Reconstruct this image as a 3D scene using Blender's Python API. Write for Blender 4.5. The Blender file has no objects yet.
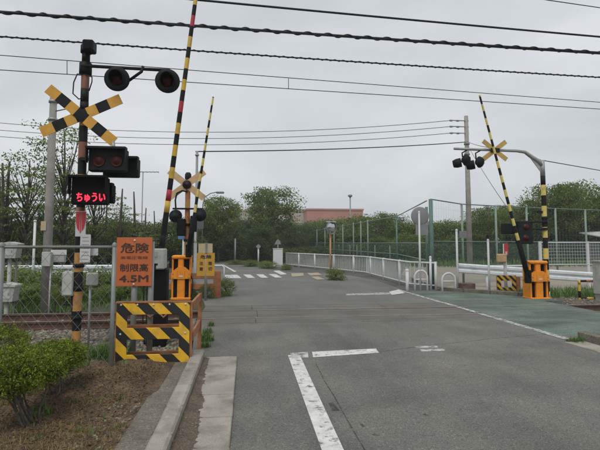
import bpy, bmesh, math, random
import numpy as np
from mathutils import Vector, Matrix
R = math.radians
random.seed(7); rng = np.random.default_rng(7)
sc = bpy.context.scene
C = sc.collection

# ------------------------------------------------------------------ camera
F, PX, PY, HOR, VPX, EYE = 467.0, 300.0, 208.0, 243.0, 246.0, 1.5
TH = math.atan((HOR-PY)/F)                      # looking slightly up
PSI = math.atan((PX-VPX)/math.hypot(F, HOR-PY))  # turned right of the road
Fw = Vector((math.sin(PSI)*math.cos(TH), math.cos(PSI)*math.cos(TH), math.sin(TH)))
Rt = Vector((math.cos(PSI), -math.sin(PSI), 0)); Up = Rt.cross(Fw)
cam = bpy.data.cameras.new('camera'); co = bpy.data.objects.new('camera', cam); C.objects.link(co)
cam.sensor_width = 36; cam.lens = 36*F/600; cam.clip_end = 2000; cam.clip_start = 0.05
cam.shift_y = -(225-PY)/600
co.matrix_world = Matrix(((Rt.x, Up.x, -Fw.x, 0), (Rt.y, Up.y, -Fw.y, 0), (Rt.z, Up.z, -Fw.z, EYE), (0, 0, 0, 1)))
sc.camera = co

# ------------------------------------------------------------------ sky, sun, exposure
SUN_EL, SUN_AZ = R(58), R(200)
w = bpy.data.worlds.new('World'); sc.world = w; w.use_nodes = True
nt = w.node_tree; nt.nodes.clear()
wo = nt.nodes.new('ShaderNodeOutputWorld'); bg = nt.nodes.new('ShaderNodeBackground'); bg2 = nt.nodes.new('ShaderNodeBackground')
sky = nt.nodes.new('ShaderNodeTexSky'); sky.sky_type = 'NISHITA'; sky.sun_disc = False
sky.sun_elevation = SUN_EL; sky.sun_rotation = SUN_AZ; sky.air_density = 1.0; sky.dust_density = 4.0
hs = nt.nodes.new('ShaderNodeHueSaturation'); hs.inputs['Saturation'].default_value = 0.25
nt.links.new(sky.outputs[0], hs.inputs['Color']); nt.links.new(hs.outputs[0], bg.inputs[0]); bg.inputs[1].default_value = 0.08
tc = nt.nodes.new('ShaderNodeTexCoord'); mp = nt.nodes.new('ShaderNodeMapping'); mp.inputs['Scale'].default_value = (1, 1, 2.6)
nz = nt.nodes.new('ShaderNodeTexNoise'); nz.inputs['Scale'].default_value = 1.9; nz.inputs['Detail'].default_value = 6; nz.inputs['Roughness'].default_value = 0.52; nz.inputs['Distortion'].default_value = 0.4
rp = nt.nodes.new('ShaderNodeValToRGB')
rp.color_ramp.elements[0].position = 0.33; rp.color_ramp.elements[0].color = (0.565, 0.595, 0.625, 1)
rp.color_ramp.elements[1].position = 0.66; rp.color_ramp.elements[1].color = (0.765, 0.795, 0.825, 1)
nt.links.new(tc.outputs['Generated'], mp.inputs[0]); nt.links.new(mp.outputs[0], nz.inputs['Vector'])
nt.links.new(nz.outputs[0], rp.inputs[0]); nt.links.new(rp.outputs[0], bg2.inputs[0]); bg2.inputs[1].default_value = 1.0
mx = nt.nodes.new('ShaderNodeMixShader'); mx.inputs[0].default_value = 0.85
nt.links.new(bg.outputs[0], mx.inputs[1]); nt.links.new(bg2.outputs[0], mx.inputs[2]); nt.links.new(mx.outputs[0], wo.inputs[0])
sl = bpy.data.lights.new('sun', 'SUN'); so = bpy.data.objects.new('sun', sl); C.objects.link(so)
sl.energy = 1.4; sl.angle = R(25); sl.color = (1, 0.97, 0.93)
so.rotation_euler = (R(90)-SUN_EL, 0, R(180)-SUN_AZ)
vs = sc.view_settings; vs.view_transform = 'Standard'; vs.look = 'None'; vs.exposure = 0.1; vs.gamma = 1.0; vs.use_curve_mapping = False
sc.cycles.use_denoising = True
sc.cycles.max_bounces = 6; sc.cycles.transparent_max_bounces = 12

# ------------------------------------------------------------------ pixel -> place
def ray(px, py):
    return (Rt*(px-PX) + Up*(PY-py) + Fw*F)
def G(px, py, z=0.0):
    d = ray(px, py); t = (z-EYE)/d.z
    return Vector((0, 0, EYE)) + d*t
def P(px, py, Y):
    d = ray(px, py); t = Y/d.y
    return Vector((0, 0, EYE)) + d*t
def PZ(px, Y, z):
    """point at depth plane Y, height z, in pixel column px"""
    lo, hi = -400.0, 900.0
    for _ in range(40):
        m = (lo+hi)/2
        if P(px, m, Y).z > z: lo = m
        else: hi = m
    return P(px, (lo+hi)/2, Y)

# ------------------------------------------------------------------ materials
MATS = {}
def mat(name, col, rough=0.7, var=0.25, scale=6.0, bump=0.0, bscale=60.0, metal=0.0, dirt=None, dirt_amt=0.5, dirt_scale=3.0,
        emit=None, estr=1.0, trans=0.0, island=0.0, fine=0.0, fscale=200.0, coords='pos', detail=5):
    m = bpy.data.materials.new(name); m.use_nodes = True; n = m.node_tree.nodes; l = m.node_tree.links
    b = n['Principled BSDF']; b.inputs['Roughness'].default_value = rough; b.inputs['Metallic'].default_value = metal
    g = n.new('ShaderNodeNewGeometry'); t = n.new('ShaderNodeTexCoord')
    vec = g.outputs['Position'] if coords == 'pos' else t.outputs['Object']
    no = n.new('ShaderNodeTexNoise'); no.inputs['Scale'].default_value = scale; no.inputs['Detail'].default_value = detail
    l.new(vec, no.inputs['Vector'])
    r = n.new('ShaderNodeValToRGB'); c = Vector(col[:3])
    r.color_ramp.elements[0].position = 0.3; r.color_ramp.elements[1].position = 0.7
    r.color_ramp.elements[0].color = (*(c*(1-var)), 1); r.color_ramp.elements[1].color = (*(c*(1+var)), 1)
    l.new(no.outputs[0], r.inputs[0]); out = r.outputs[0]
    def mixc(a, bb, fac, mode='MIX'):
        k = n.new('ShaderNodeMix'); k.data_type = 'RGBA'; k.blend_type = mode
        if isinstance(fac, float): k.inputs[0].default_value = fac
        else: l.new(fac, k.inputs[0])
        for s, v in ((6, a), (7, bb)):
            if isinstance(v, tuple): k.inputs[s].default_value = (*v[:3], 1)
            else: l.new(v, k.inputs[s])
        return k.outputs[2]
    if fine:
        nf = n.new('ShaderNodeTexNoise'); nf.inputs['Scale'].default_value = fscale; nf.inputs['Detail'].default_value = 2
        l.new(vec, nf.inputs['Vector'])
        rr = n.new('ShaderNodeValToRGB'); rr.color_ramp.elements[0].position = 0.35; rr.color_ramp.elements[1].position = 0.68
        rr.color_ramp.elements[0].color = (1-fine,)*3+(1,); rr.color_ramp.elements[1].color = (1+fine,)*3+(1,)
        l.new(nf.outputs[0], rr.inputs[0]); out = mixc(out, rr.outputs[0], 1.0, 'MULTIPLY')
    if dirt:
        nd = n.new('ShaderNodeTexNoise'); nd.inputs['Scale'].default_value = dirt_scale; nd.inputs['Detail'].default_value = 8; nd.inputs['Roughness'].default_value = 0.65
        l.new(vec, nd.inputs['Vector'])
        rd = n.new('ShaderNodeValToRGB'); rd.color_ramp.elements[0].position = 0.48; rd.color_ramp.elements[1].position = 0.72
        rd.color_ramp.elements[0].color = (0, 0, 0, 1); rd.color_ramp.elements[1].color = (dirt_amt,)*3+(1,)
        l.new(nd.outputs[0], rd.inputs[0]); out = mixc(out, tuple(dirt), rd.outputs[0])
    if island:
        ri = n.new('ShaderNodeValToRGB'); ri.color_ramp.elements[0].color = (1-island,)*3+(1,); ri.color_ramp.elements[1].color = (1+island, 1+island, 1+island*0.4, 1)
        l.new(g.outputs['Random Per Island'], ri.inputs[0]); out = mixc(out, ri.outputs[0], 1.0, 'MULTIPLY')
    l.new(out, b.inputs['Base Color'])
    if bump:
        nb = n.new('ShaderNodeTexNoise'); nb.inputs['Scale'].default_value = bscale; nb.inputs['Detail'].default_value = 4
        l.new(vec, nb.inputs['Vector']); bp = n.new('ShaderNodeBump'); bp.inputs['Strength'].default_value = bump; bp.inputs['Distance'].default_value = 0.02
        l.new(nb.outputs[0], bp.inputs['Height']); l.new(bp.outputs[0], b.inputs['Normal'])
    if emit:
        b.inputs['Emission Color'].default_value = (*emit, 1); b.inputs['Emission Strength'].default_value = estr
    if trans:   # leaves let light through
        tr = n.new('ShaderNodeBsdfTranslucent'); l.new(out, tr.inputs[0]); ms = n.new('ShaderNodeMixShader'); ms.inputs[0].default_value = trans
        l.new(b.outputs[0], ms.inputs[1]); l.new(tr.outputs[0], ms.inputs[2]); l.new(ms.outputs[0], n['Material Output'].inputs[0])
    m['out'] = 0; del m['out']
    MATS[name] = m
    return m

def alpha_noise(m, scale, lo, hi, amt=1.0, detail=8):
    """worn-through paint: noise opens the sheet to what lies beneath"""
    n = m.node_tree.nodes; l = m.node_tree.links
    g = n.new('ShaderNodeNewGeometry'); no = n.new('ShaderNodeTexNoise'); no.inputs['Scale'].default_value = scale; no.inputs['Detail'].default_value = detail; no.inputs['Roughness'].default_value = 0.7
    l.new(g.outputs['Position'], no.inputs['Vector']); r = n.new('ShaderNodeValToRGB')
    r.color_ramp.elements[0].position = lo; r.color_ramp.elements[0].color = (1-amt,)*3+(1,); r.color_ramp.elements[1].position = hi; r.color_ramp.elements[1].color = (1, 1, 1, 1)
    l.new(no.outputs[0], r.inputs[0]); l.new(r.outputs[0], n['Principled BSDF'].inputs['Alpha'])

def stripes(name, c1, c2, period, slope=1.0, off=0.0, wear=(0.25, 0.18, 0.11)):
    m = mat(name, c1, 0.55, 0.12, 8, dirt=wear, dirt_amt=0.55, dirt_scale=7)
    n = m.node_tree.nodes; l = m.node_tree.links; b = n['Principled BSDF']
    src = b.inputs['Base Color'].links[0].from_socket
    g = n.new('ShaderNodeNewGeometry'); s = n.new('ShaderNodeSeparateXYZ'); l.new(g.outputs['Position'], s.inputs[0])
    def M(op, a, bb):
        k = n.new('ShaderNodeMath'); k.operation = op
        for i, v in enumerate((a, bb)):
            if isinstance(v, (int, float)): k.inputs[i].default_value = v
            else: l.new(v, k.inputs[i])
        return k.outputs[0]
    a = M('ADD', M('ADD', s.outputs[0], M('MULTIPLY', s.outputs[2], slope)), off)
    a = M('ADD', a, M('MULTIPLY', s.outputs[1], 1.0))
    fr = M('FRACT', M('DIVIDE', a, period), 0); msk = M('GREATER_THAN', fr, 0.5)
    k = n.new('ShaderNodeMix'); k.data_type = 'RGBA'; l.new(msk, k.inputs[0]); l.new(src, k.inputs[6]); k.inputs[7].default_value = (*c2, 1)
    l.new(k.outputs[2], b.inputs['Base Color'])
    return m

M_asphalt = mat('asphalt', (0.148, 0.145, 0.134), 0.9, 0.17, 1.1, bump=0.22, bscale=260, fine=0.35, fscale=120, dirt=(0.205, 0.20, 0.18), dirt_amt=0.5, dirt_scale=0.45)
M_asphalt2 = mat('asphalt_far', (0.15, 0.148, 0.138), 0.88, 0.14, 0.6, bump=0.3, bscale=90, fine=0.2, fscale=80, dirt=(0.19, 0.185, 0.17), dirt_amt=0.5, dirt_scale=0.8)
M_pave = mat('pavement_asphalt', (0.10, 0.097, 0.088), 0.9, 0.2, 1.2, bump=0.3, fine=0.25, fscale=90)
M_green = mat('green_coating', (0.118, 0.156, 0.13), 0.88, 0.28, 1.3, bump=0.25, bscale=110, fine=0.25, fscale=100, dirt=(0.145, 0.15, 0.135), dirt_amt=0.9, dirt_scale=0.9)
M_paint = mat('road_paint', (0.62, 0.62, 0.60), 0.75, 0.12, 5, dirt=(0.3, 0.3, 0.29), dirt_amt=0.6, dirt_scale=9, bump=0.2)
alpha_noise(M_paint, 11, 0.33, 0.47)
M_paint_w = mat('road_paint_worn', (0.5, 0.5, 0.48), 0.8, 0.12, 5, dirt=(0.25, 0.25, 0.24), dirt_amt=0.8, dirt_scale=6)
alpha_noise(M_paint_w, 9, 0.37, 0.56)
M_paint_y = mat('tactile_paint', (0.36, 0.30, 0.21), 0.8, 0.15, 5, dirt=(0.25, 0.22, 0.18), dirt_amt=0.6)
M_conc = mat('concrete', (0.315, 0.29, 0.245), 0.9, 0.16, 4, bump=0.3, bscale=70, fine=0.14, fscale=120, dirt=(0.13, 0.115, 0.095), dirt_amt=0.8, dirt_scale=3.5)
M_conc_d = mat('concrete_dark', (0.165, 0.15, 0.12), 0.92, 0.22, 4, bump=0.5, bscale=60, fine=0.25, fscale=90, dirt=(0.07, 0.06, 0.045), dirt_amt=0.8, dirt_scale=3)
M_pole = mat('pole_concrete', (0.29, 0.275, 0.25), 0.9, 0.14, 3, bump=0.15, fine=0.1, fscale=60, dirt=(0.13, 0.12, 0.105), dirt_amt=0.6, dirt_scale=2)
M_deck = mat('deck_panel', (0.142, 0.138, 0.124), 0.85, 0.14, 1.5, bump=0.3, bscale=90, fine=0.2, fscale=90, dirt=(0.135, 0.095, 0.07), dirt_amt=0.7, dirt_scale=1.0)
M_dirt = mat('dirt', (0.115, 0.08, 0.052), 0.97, 0.45, 5, bump=0.9, bscale=35, fine=0.4, fscale=60, dirt=(0.055, 0.037, 0.024), dirt_amt=0.9, dirt_scale=2.2)
M_soil = mat('gutter_soil', (0.11, 0.085, 0.06), 0.97, 0.3, 6, bump=0.7, bscale=50, fine=0.4, fscale=80)
M_sand = mat('sand', (0.30, 0.265, 0.215), 0.95, 0.1, 0.5, bump=0.2, fine=0.12, fscale=30)
M_floor = mat('forest_soil', (0.05, 0.06, 0.03), 0.97, 0.4, 0.8, bump=0.5, bscale=10)
M_ground = mat('base_ground', (0.10, 0.095, 0.06), 0.97, 0.3, 0.3)
M_ballast = mat('ballast_bed', (0.12, 0.10, 0.085), 0.95, 0.35, 14, bump=1.0, bscale=25, fine=0.35, fscale=45)
M_stone = mat('ballast_stone', (0.205, 0.185, 0.16), 0.92, 0.2, 8, island=0.45, dirt=(0.12, 0.08, 0.055), dirt_amt=0.6, dirt_scale=4)
M_pebble = mat('pebble', (0.19, 0.175, 0.15), 0.9, 0.2, 8, island=0.4)
M_rust = mat('rail_rust', (0.095, 0.05, 0.032), 0.85, 0.25, 8, bump=0.2, dirt=(0.05, 0.03, 0.022), dirt_amt=0.7, dirt_scale=5)
M_railtop = mat('rail_head', (0.26, 0.24, 0.22), 0.5, 0.2, 6, metal=0.4, dirt=(0.12, 0.07, 0.045), dirt_amt=0.9, dirt_scale=2.5)
M_wood = mat('sleeper_wood', (0.085, 0.062, 0.045), 0.95, 0.3, 9, bump=0.5)
M_steel = mat('galvanised', (0.36, 0.37, 0.37), 0.5, 0.14, 5, metal=0.35, dirt=(0.2, 0.19, 0.18), dirt_amt=0.5)
M_fence_s = mat('fence_grey_green', (0.22, 0.235, 0.225), 0.55, 0.15, 5, metal=0.3, dirt=(0.14, 0.12, 0.09), dirt_amt=0.5)
M_wire = mat('chain_wire', (0.20, 0.20, 0.19), 0.55, 0.2, 5, metal=0.4)
M_box = mat('cabinet_grey', (0.36, 0.37, 0.34), 0.6, 0.1, 5, dirt=(0.2, 0.18, 0.15), dirt_amt=0.6, dirt_scale=5)
M_boxl = mat('cabinet_light', (0.44, 0.46, 0.42), 0.6, 0.1, 5, dirt=(0.22, 0.2, 0.16), dirt_amt=0.6, dirt_scale=8)
M_black = mat('black_paint', (0.011, 0.011, 0.012), 0.6, 0.25, 6, dirt=(0.03, 0.03, 0.028), dirt_amt=0.4)
M_blackm = mat('black_matt', (0.006, 0.006, 0.007), 0.85, 0.2, 6)
M_sig = mat('signal_housing', (0.010, 0.013, 0.013), 0.65, 0.2, 6, dirt=(0.03, 0.032, 0.03), dirt_amt=0.35)
M_lens = mat('red_lens', (0.05, 0.006, 0.005), 0.4, 0.1, 5)
M_yel = mat('yellow_paint', (0.62, 0.40, 0.045), 0.55, 0.1, 6, dirt=(0.30, 0.20, 0.06), dirt_amt=0.6, dirt_scale=8)
M_yelp = mat('pale_yellow_paint', (0.66, 0.52, 0.14), 0.6, 0.1, 6, dirt=(0.34, 0.27, 0.12), dirt_amt=0.6, dirt_scale=8)
M_yelm = mat('mast_yellow', (0.44, 0.225, 0.055), 0.6, 0.15, 8, dirt=(0.2, 0.11, 0.05), dirt_amt=0.8, dirt_scale=6)
M_masto = mat('mast_faded_orange', (0.22, 0.085, 0.045), 0.6, 0.2, 8, dirt=(0.13, 0.09, 0.06), dirt_amt=0.8, dirt_scale=6)
M_cross = mat('crossbuck_yellow', (0.60, 0.31, 0.035), 0.5, 0.08, 5, dirt=(0.36, 0.2, 0.05), dirt_amt=0.5, dirt_scale=8)
M_crossb = mat('crossbuck_back', (0.56, 0.38, 0.20), 0.6, 0.1, 5, dirt=(0.32, 0.2, 0.1), dirt_amt=0.6, dirt_scale=6)
M_crossy = mat('crossbuck_back_yellow', (0.52, 0.34, 0.10), 0.6, 0.1, 5, dirt=(0.3, 0.2, 0.08), dirt_amt=0.6, dirt_scale=6)
M_red = mat('arm_red', (0.40, 0.02, 0.035), 0.55, 0.1, 6)
M_orange = mat('sign_orange', (0.50, 0.125, 0.035), 0.6, 0.07, 5, dirt=(0.36, 0.09, 0.025), dirt_amt=0.6, dirt_scale=6)
M_morange = mat('machine_orange', (0.82, 0.27, 0.01), 0.5, 0.07, 5, dirt=(0.45, 0.16, 0.02), dirt_amt=0.5, dirt_scale=6)
M_mpole = mat('faded_orange', (0.50, 0.24, 0.10), 0.6, 0.1, 5)
M_ink = mat('sign_ink', (0.055, 0.03, 0.02), 0.7, 0.3, 12)
M_timber = mat('orange_timber', (0.34, 0.13, 0.05), 0.85, 0.25, 6, dirt=(0.3, 0.2, 0.13), dirt_amt=0.8, dirt_scale=6)
M_white = mat('white_metal', (0.62, 0.63, 0.63), 0.5, 0.06, 4, dirt=(0.4, 0.39, 0.36), dirt_amt=0.5, dirt_scale=4)
M_whiter = mat('white_guardrail', (0.66, 0.69, 0.72), 0.5, 0.06, 3, dirt=(0.33, 0.33, 0.32), dirt_amt=0.6, dirt_scale=3)
M_greenp = mat('green_post', (0.10, 0.17, 0.145), 0.55, 0.1, 4)
M_greenl = mat('pale_green_post', (0.19, 0.25, 0.21), 0.55, 0.1, 4)
M_grey = mat('sign_back_grey', (0.24, 0.245, 0.25), 0.55, 0.08, 4, metal=0.2)
M_greyl = mat('plate_white', (0.56, 0.57, 0.56), 0.6, 0.06, 6, dirt=(0.35, 0.34, 0.32), dirt_amt=0.4)
M_redp = mat('red_plate', (0.50, 0.035, 0.05), 0.5, 0.1, 6)
M_blue = mat('blue_plate', (0.13, 0.25, 0.44), 0.5, 0.08, 6)
M_cream = mat('cream_board', (0.46, 0.37, 0.23), 0.7, 0.08, 6)
M_ysign = mat('yellow_sign', (0.50, 0.27, 0.025), 0.6, 0.08, 6, dirt=(0.42, 0.24, 0.04), dirt_amt=0.5, dirt_scale=8)
M_cable = mat('cable_black', (0.022, 0.023, 0.026), 0.6, 0.2, 8)
M_cableg = mat('cable_grey', (0.10, 0.10, 0.105), 0.6, 0.2, 8)
M_mirror = mat('mirror_face', (0.55, 0.56, 0.57), 0.08, 0.02, 1, metal=1.0)
M_bark = mat('bark', (0.075, 0.062, 0.05), 0.95, 0.35, 10, bump=0.6)
M_bark2 = mat('bush_bark', (0.10, 0.085, 0.065), 0.95, 0.35, 25, bump=0.5)
def leafmat(name, col, var=0.3, isl=0.45, tr=0.3): return mat(name, col, 0.6, var, 0.5, trans=tr, island=isl)
M_leaf = leafmat('foliage_mid', (0.14, 0.19, 0.05), isl=0.65, tr=0.5)
M_leafd = leafmat('foliage_dark', (0.082, 0.118, 0.036), isl=0.65, tr=0.42)
M_leafl = leafmat('foliage_light', (0.13, 0.17, 0.035), isl=0.5)
M_leafs = leafmat('foliage_spring', (0.16, 0.22, 0.062), isl=0.55, tr=0.5)
M_leafb = mat('bush_leaf', (0.16, 0.21, 0.014), 0.6, 0.5, 14, trans=0.3, island=0.75, dirt=(0.05, 0.08, 0.012), dirt_amt=0.8, dirt_scale=9)
M_weed = mat('weed_green', (0.10, 0.18, 0.04), 0.6, 0.3, 2, trans=0.3, island=0.45)
M_dry = mat('dry_grass', (0.185, 0.13, 0.075), 0.85, 0.3, 6, island=0.75, trans=0.15)
M_dead = mat('dead_leaf', (0.12, 0.07, 0.035), 0.85, 0.3, 6, island=0.6)
M_led = mat('led_red', (0.3, 0.01, 0.02), 0.5, 0.05, 5, emit=(1.0, 0.03, 0.07), estr=1.5)
M_brick = mat('facade_brick', (0.42, 0.20, 0.15), 0.9, 0.06, 0.2)
M_beige = mat('facade_beige', (0.42, 0.38, 0.33), 0.9, 0.05, 0.2)
M_glass = mat('window_glass', (0.05, 0.055, 0.06), 0.15, 0.1, 1)
M_stripe = stripes('hazard_stripe', (0.80, 0.46, 0.02), (0.016, 0.016, 0.016), 0.305, 1.0, 0.03)
M_stripe2 = stripes('hazard_stripe_small', (0.72, 0.42, 0.03), (0.016, 0.016, 0.016), 0.19, 1.0, 0.0)
M_net = mat('green_net', (0.11, 0.17, 0.14), 0.8, 0.1, 2)
M_net.node_tree.nodes['Principled BSDF'].inputs['Alpha'].default_value = 0.26
M_roofw = mat('shed_roof', (0.50, 0.50, 0.49), 0.7, 0.1, 2)

def streaks(m, sx, sy, lo, hi, off=0.0):
    """broad wear bands running along the road"""
    n = m.node_tree.nodes; l = m.node_tree.links; b = n['Principled BSDF']; src = b.inputs['Base Color'].links[0].from_socket
    g = n.new('ShaderNodeNewGeometry'); mp_ = n.new('ShaderNodeMapping'); mp_.inputs['Scale'].default_value = (sx, sy, 1); mp_.inputs['Location'].default_value = (off, off, 0); l.new(g.outputs['Position'], mp_.inputs[0])
    v = n.new('ShaderNodeTexNoise'); v.inputs['Scale'].default_value = 1; v.inputs['Detail'].default_value = 6; v.inputs['Roughness'].default_value = 0.6; l.new(mp_.outputs[0], v.inputs['Vector'])
    r = n.new('ShaderNodeValToRGB'); e = r.color_ramp.elements; e[0].position = 0.36; e[0].color = (lo,)*3+(1,); e[1].position = 0.64; e[1].color = (hi, hi*0.995, hi*0.97, 1)
    l.new(v.outputs[0], r.inputs[0]); k = n.new('ShaderNodeMix'); k.data_type = 'RGBA'; k.blend_type = 'MULTIPLY'; k.inputs[0].default_value = 1
    l.new(src, k.inputs[6]); l.new(r.outputs[0], k.inputs[7]); l.new(k.outputs[2], b.inputs['Base Color'])
streaks(M_asphalt, 1.3, 0.10, 0.86, 1.12); streaks(M_asphalt, 0.9, 0.8, 0.90, 1.08, 5.0); streaks(M_asphalt2, 0.8, 0.15, 0.88, 1.1); streaks(M_green, 0.5, 1.6, 0.78, 1.2); streaks(M_deck, 0.25, 4.0, 0.82, 1.12)
def speckle(m, scale, amt):
    """pale and dark aggregate grains showing in the asphalt"""
    n = m.node_tree.nodes; l = m.node_tree.links; b = n['Principled BSDF']; src = b.inputs['Base Color'].links[0].from_socket
    g = n.new('ShaderNodeNewGeometry'); v = n.new('ShaderNodeTexVoronoi'); v.inputs['Scale'].default_value = scale; l.new(g.outputs['Position'], v.inputs['Vector'])
    sp = n.new('ShaderNodeSeparateColor'); l.new(v.outputs['Color'], sp.inputs[0]); r = n.new('ShaderNodeValToRGB'); e = r.color_ramp.elements
    e[0].position = 0.0; e[0].color = (0.62,)*3+(1,); e[1].position = 1.0; e[1].color = (1+amt,)*3+(1,)
    for p_, c_ in ((0.18, 0.92), (0.8, 1.05), (0.93, 1.0+amt*0.4)): q = e.new(p_); q.color = (c_,)*3+(1,)
    l.new(sp.outputs[0], r.inputs[0]); k = n.new('ShaderNodeMix'); k.data_type = 'RGBA'; k.blend_type = 'MULTIPLY'; k.inputs[0].default_value = 1
    l.new(src, k.inputs[6]); l.new(r.outputs[0], k.inputs[7]); l.new(k.outputs[2], b.inputs['Base Color'])
speckle(M_asphalt, 85, 0.55); speckle(M_conc_d, 70, 0.5); speckle(M_green, 60, 0.4)
for m_ in (M_black, M_blackm, M_sig, M_lens, M_cable): m_.node_tree.nodes['Principled BSDF'].inputs['Specular IOR Level'].default_value = 0.2
for m_ in (M_asphalt, M_asphalt2, M_deck, M_pave, M_green, M_dirt): m_.node_tree.nodes['Principled BSDF'].inputs['Specular IOR Level'].default_value = 0.3
# ------------------------------------------------------------------ mesh helpers
ORG = {}
class MB:
    def __init__(s): s.v = []; s.f = []; s.m = []; s.sm = []
    def add(s, vs, fs, mi=0, smooth=False):
        o = len(s.v); s.v += [Vector(v) for v in vs]; s.f += [tuple(i+o for i in f) for f in fs]; s.m += [mi]*len(fs); s.sm += [smooth]*len(fs)
        return s
    def box(s, c, size, mi=0, rot=None, taper=1.0, bev=0.0):
        c = Vector(c); hx, hy, hz = size[0]/2, size[1]/2, size[2]/2
        if bev <= 0:
            vs = [Vector((x*hx*(taper if z > 0 else 1), y*hy*(taper if z > 0 else 1), z*hz)) for z in (-1, 1) for x, y in ((-1, -1), (1, -1), (1, 1), (-1, 1))]
            fs = [(0, 3, 2, 1), (4, 5, 6, 7), (0, 1, 5, 4), (1, 2, 6, 5), (2, 3, 7, 6), (3, 0, 4, 7)]
        else:
            b = min(bev, hx*0.9, hy*0.9, hz*0.9); vs = []; idx = {}
            for sx in (-1, 1):
                for sy in (-1, 1):
                    for sz in (-1, 1):
                        for ax in range(3):
                            p = [sx*(hx-b), sy*(hy-b), sz*(hz-b)]; p[ax] += (sx, sy, sz)[ax]*b
                            idx[(sx, sy, sz, ax)] = len(vs); vs.append(Vector(p))
            fs = []
            for ax in range(3):
                a1, a2 = [k for k in range(3) if k != ax]
                for sg in (-1, 1):
                    q = []
                    for u, v_ in ((-1, -1), (1, -1), (1, 1), (-1, 1)):
                        k = [0, 0, 0]; k[ax] = sg; k[a1] = u; k[a2] = v_; q.append(idx[(*k, ax)])
                    fs.append(tuple(q))
            for ax in range(3):                    # edges along ax
                a1, a2 = [k for k in range(3) if k != ax]
                for u in (-1, 1):
                    for v_ in (-1, 1):
                        k0 = [0, 0, 0]; k0[ax] = -1; k0[a1] = u; k0[a2] = v_; k1 = list(k0); k1[ax] = 1
                        fs.append((idx[(*k0, a1)], idx[(*k1, a1)], idx[(*k1, a2)], idx[(*k0, a2)]))
            for sx in (-1, 1):
                for sy in (-1, 1):
                    for sz in (-1, 1): fs.append(tuple(idx[(sx, sy, sz, a)] for a in range(3)))
        if rot is not None: vs = [rot @ v for v in vs]
        return s.add([v+c for v in vs], fs, mi)
    def cyl(s, p0, p1, r0, r1=None, n=12, mi=0, caps=True):
        p0 = Vector(p0); p1 = Vector(p1); r1 = r0 if r1 is None else r1
        d = (p1-p0).normalized(); a = d.orthogonal().normalized(); b = d.cross(a)
        vs = [p+(a*math.cos(2*math.pi*k/n)+b*math.sin(2*math.pi*k/n))*r for p, r in ((p0, r0), (p1, r1)) for k in range(n)]
        s.add(vs, [(k, (k+1) % n, n+(k+1) % n, n+k) for k in range(n)], mi, True)
        if caps: o = len(s.v)-2*n; s.f += [tuple(o+k for k in reversed(range(n))), tuple(o+n+k for k in range(n))]; s.m += [mi, mi]; s.sm += [False, False]
        return s
    def tube(s, pts, r, n=8, mi=0, radii=None):
        pts = [Vector(p) for p in pts]; m = len(pts); radii = radii or [r]*m
        prev = None; vs = []
        for i, p in enumerate(pts):
            d = (pts[min(i+1, m-1)]-pts[max(i-1, 0)]).normalized()
            a = d.orthogonal().normalized() if prev is None else (prev-d*prev.dot(d)).normalized()
            prev = a; b = d.cross(a)
            vs += [p+(a*math.cos(2*math.pi*k/n)+b*math.sin(2*math.pi*k/n))*radii[i] for k in range(n)]
        fs = [(i*n+k, i*n+(k+1) % n, (i+1)*n+(k+1) % n, (i+1)*n+k) for i in range(m-1) for k in range(n)]
        s.add(vs, fs, mi, True); o = len(s.v)-len(vs)
        s.f += [tuple(o+k for k in reversed(range(n))), tuple(o+(m-1)*n+k for k in range(n))]; s.m += [mi, mi]; s.sm += [False, False]
        return s
    def prism(s, poly, thick, org, ux, uy, mi=0):
        """flat polygon (2D) given thickness along ux x uy"""
        org = Vector(org); ux = Vector(ux); uy = Vector(uy); nn = ux.cross(uy).normalized(); k = len(poly)
        vs = [org+ux*p[0]+uy*p[1]+nn*(t*thick/2) for t in (-1, 1) for p in poly]
        return s.add(vs, [tuple(reversed(range(k))), tuple(range(k, 2*k))]+[(i, (i+1) % k, k+(i+1) % k, k+i) for i in range(k)], mi)
    def lathe(s, prof, c, axis, n=20, mi=0):
        c = Vector(c); ax = Vector(axis).normalized(); a = ax.orthogonal().normalized(); b = ax.cross(a); m = len(prof)
        vs = [c+ax*h+(a*math.cos(2*math.pi*k/n)+b*math.sin(2*math.pi*k/n))*max(r, 1e-4) for r, h in prof for k in range(n)]
        return s.add(vs, [(i*n+k, i*n+(k+1) % n, (i+1)*n+(k+1) % n, (i+1)*n+k) for i in range(m-1) for k in range(n)], mi, True)
    def build(s, name, mats, parent=None, org=None):
        if not isinstance(mats, (list, tuple)): mats = [mats]
        if parent is not None: o3 = ORG[parent.name]
        elif org is not None: o3 = Vector(org)
        else: o3 = Vector((0, 0, 0))
        me = bpy.data.meshes.new(name); me.from_pydata([tuple(v-o3) for v in s.v], [], s.f)
        for m in mats: me.materials.append(m)
        me.polygons.foreach_set('material_index', s.m); me.polygons.foreach_set('use_smooth', s.sm)
        ob = bpy.data.objects.new(name, me); C.objects.link(ob)
        if parent is not None: ob.parent = parent
        else: ob.location = o3
        ORG[ob.name] = o3
        return ob

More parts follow.
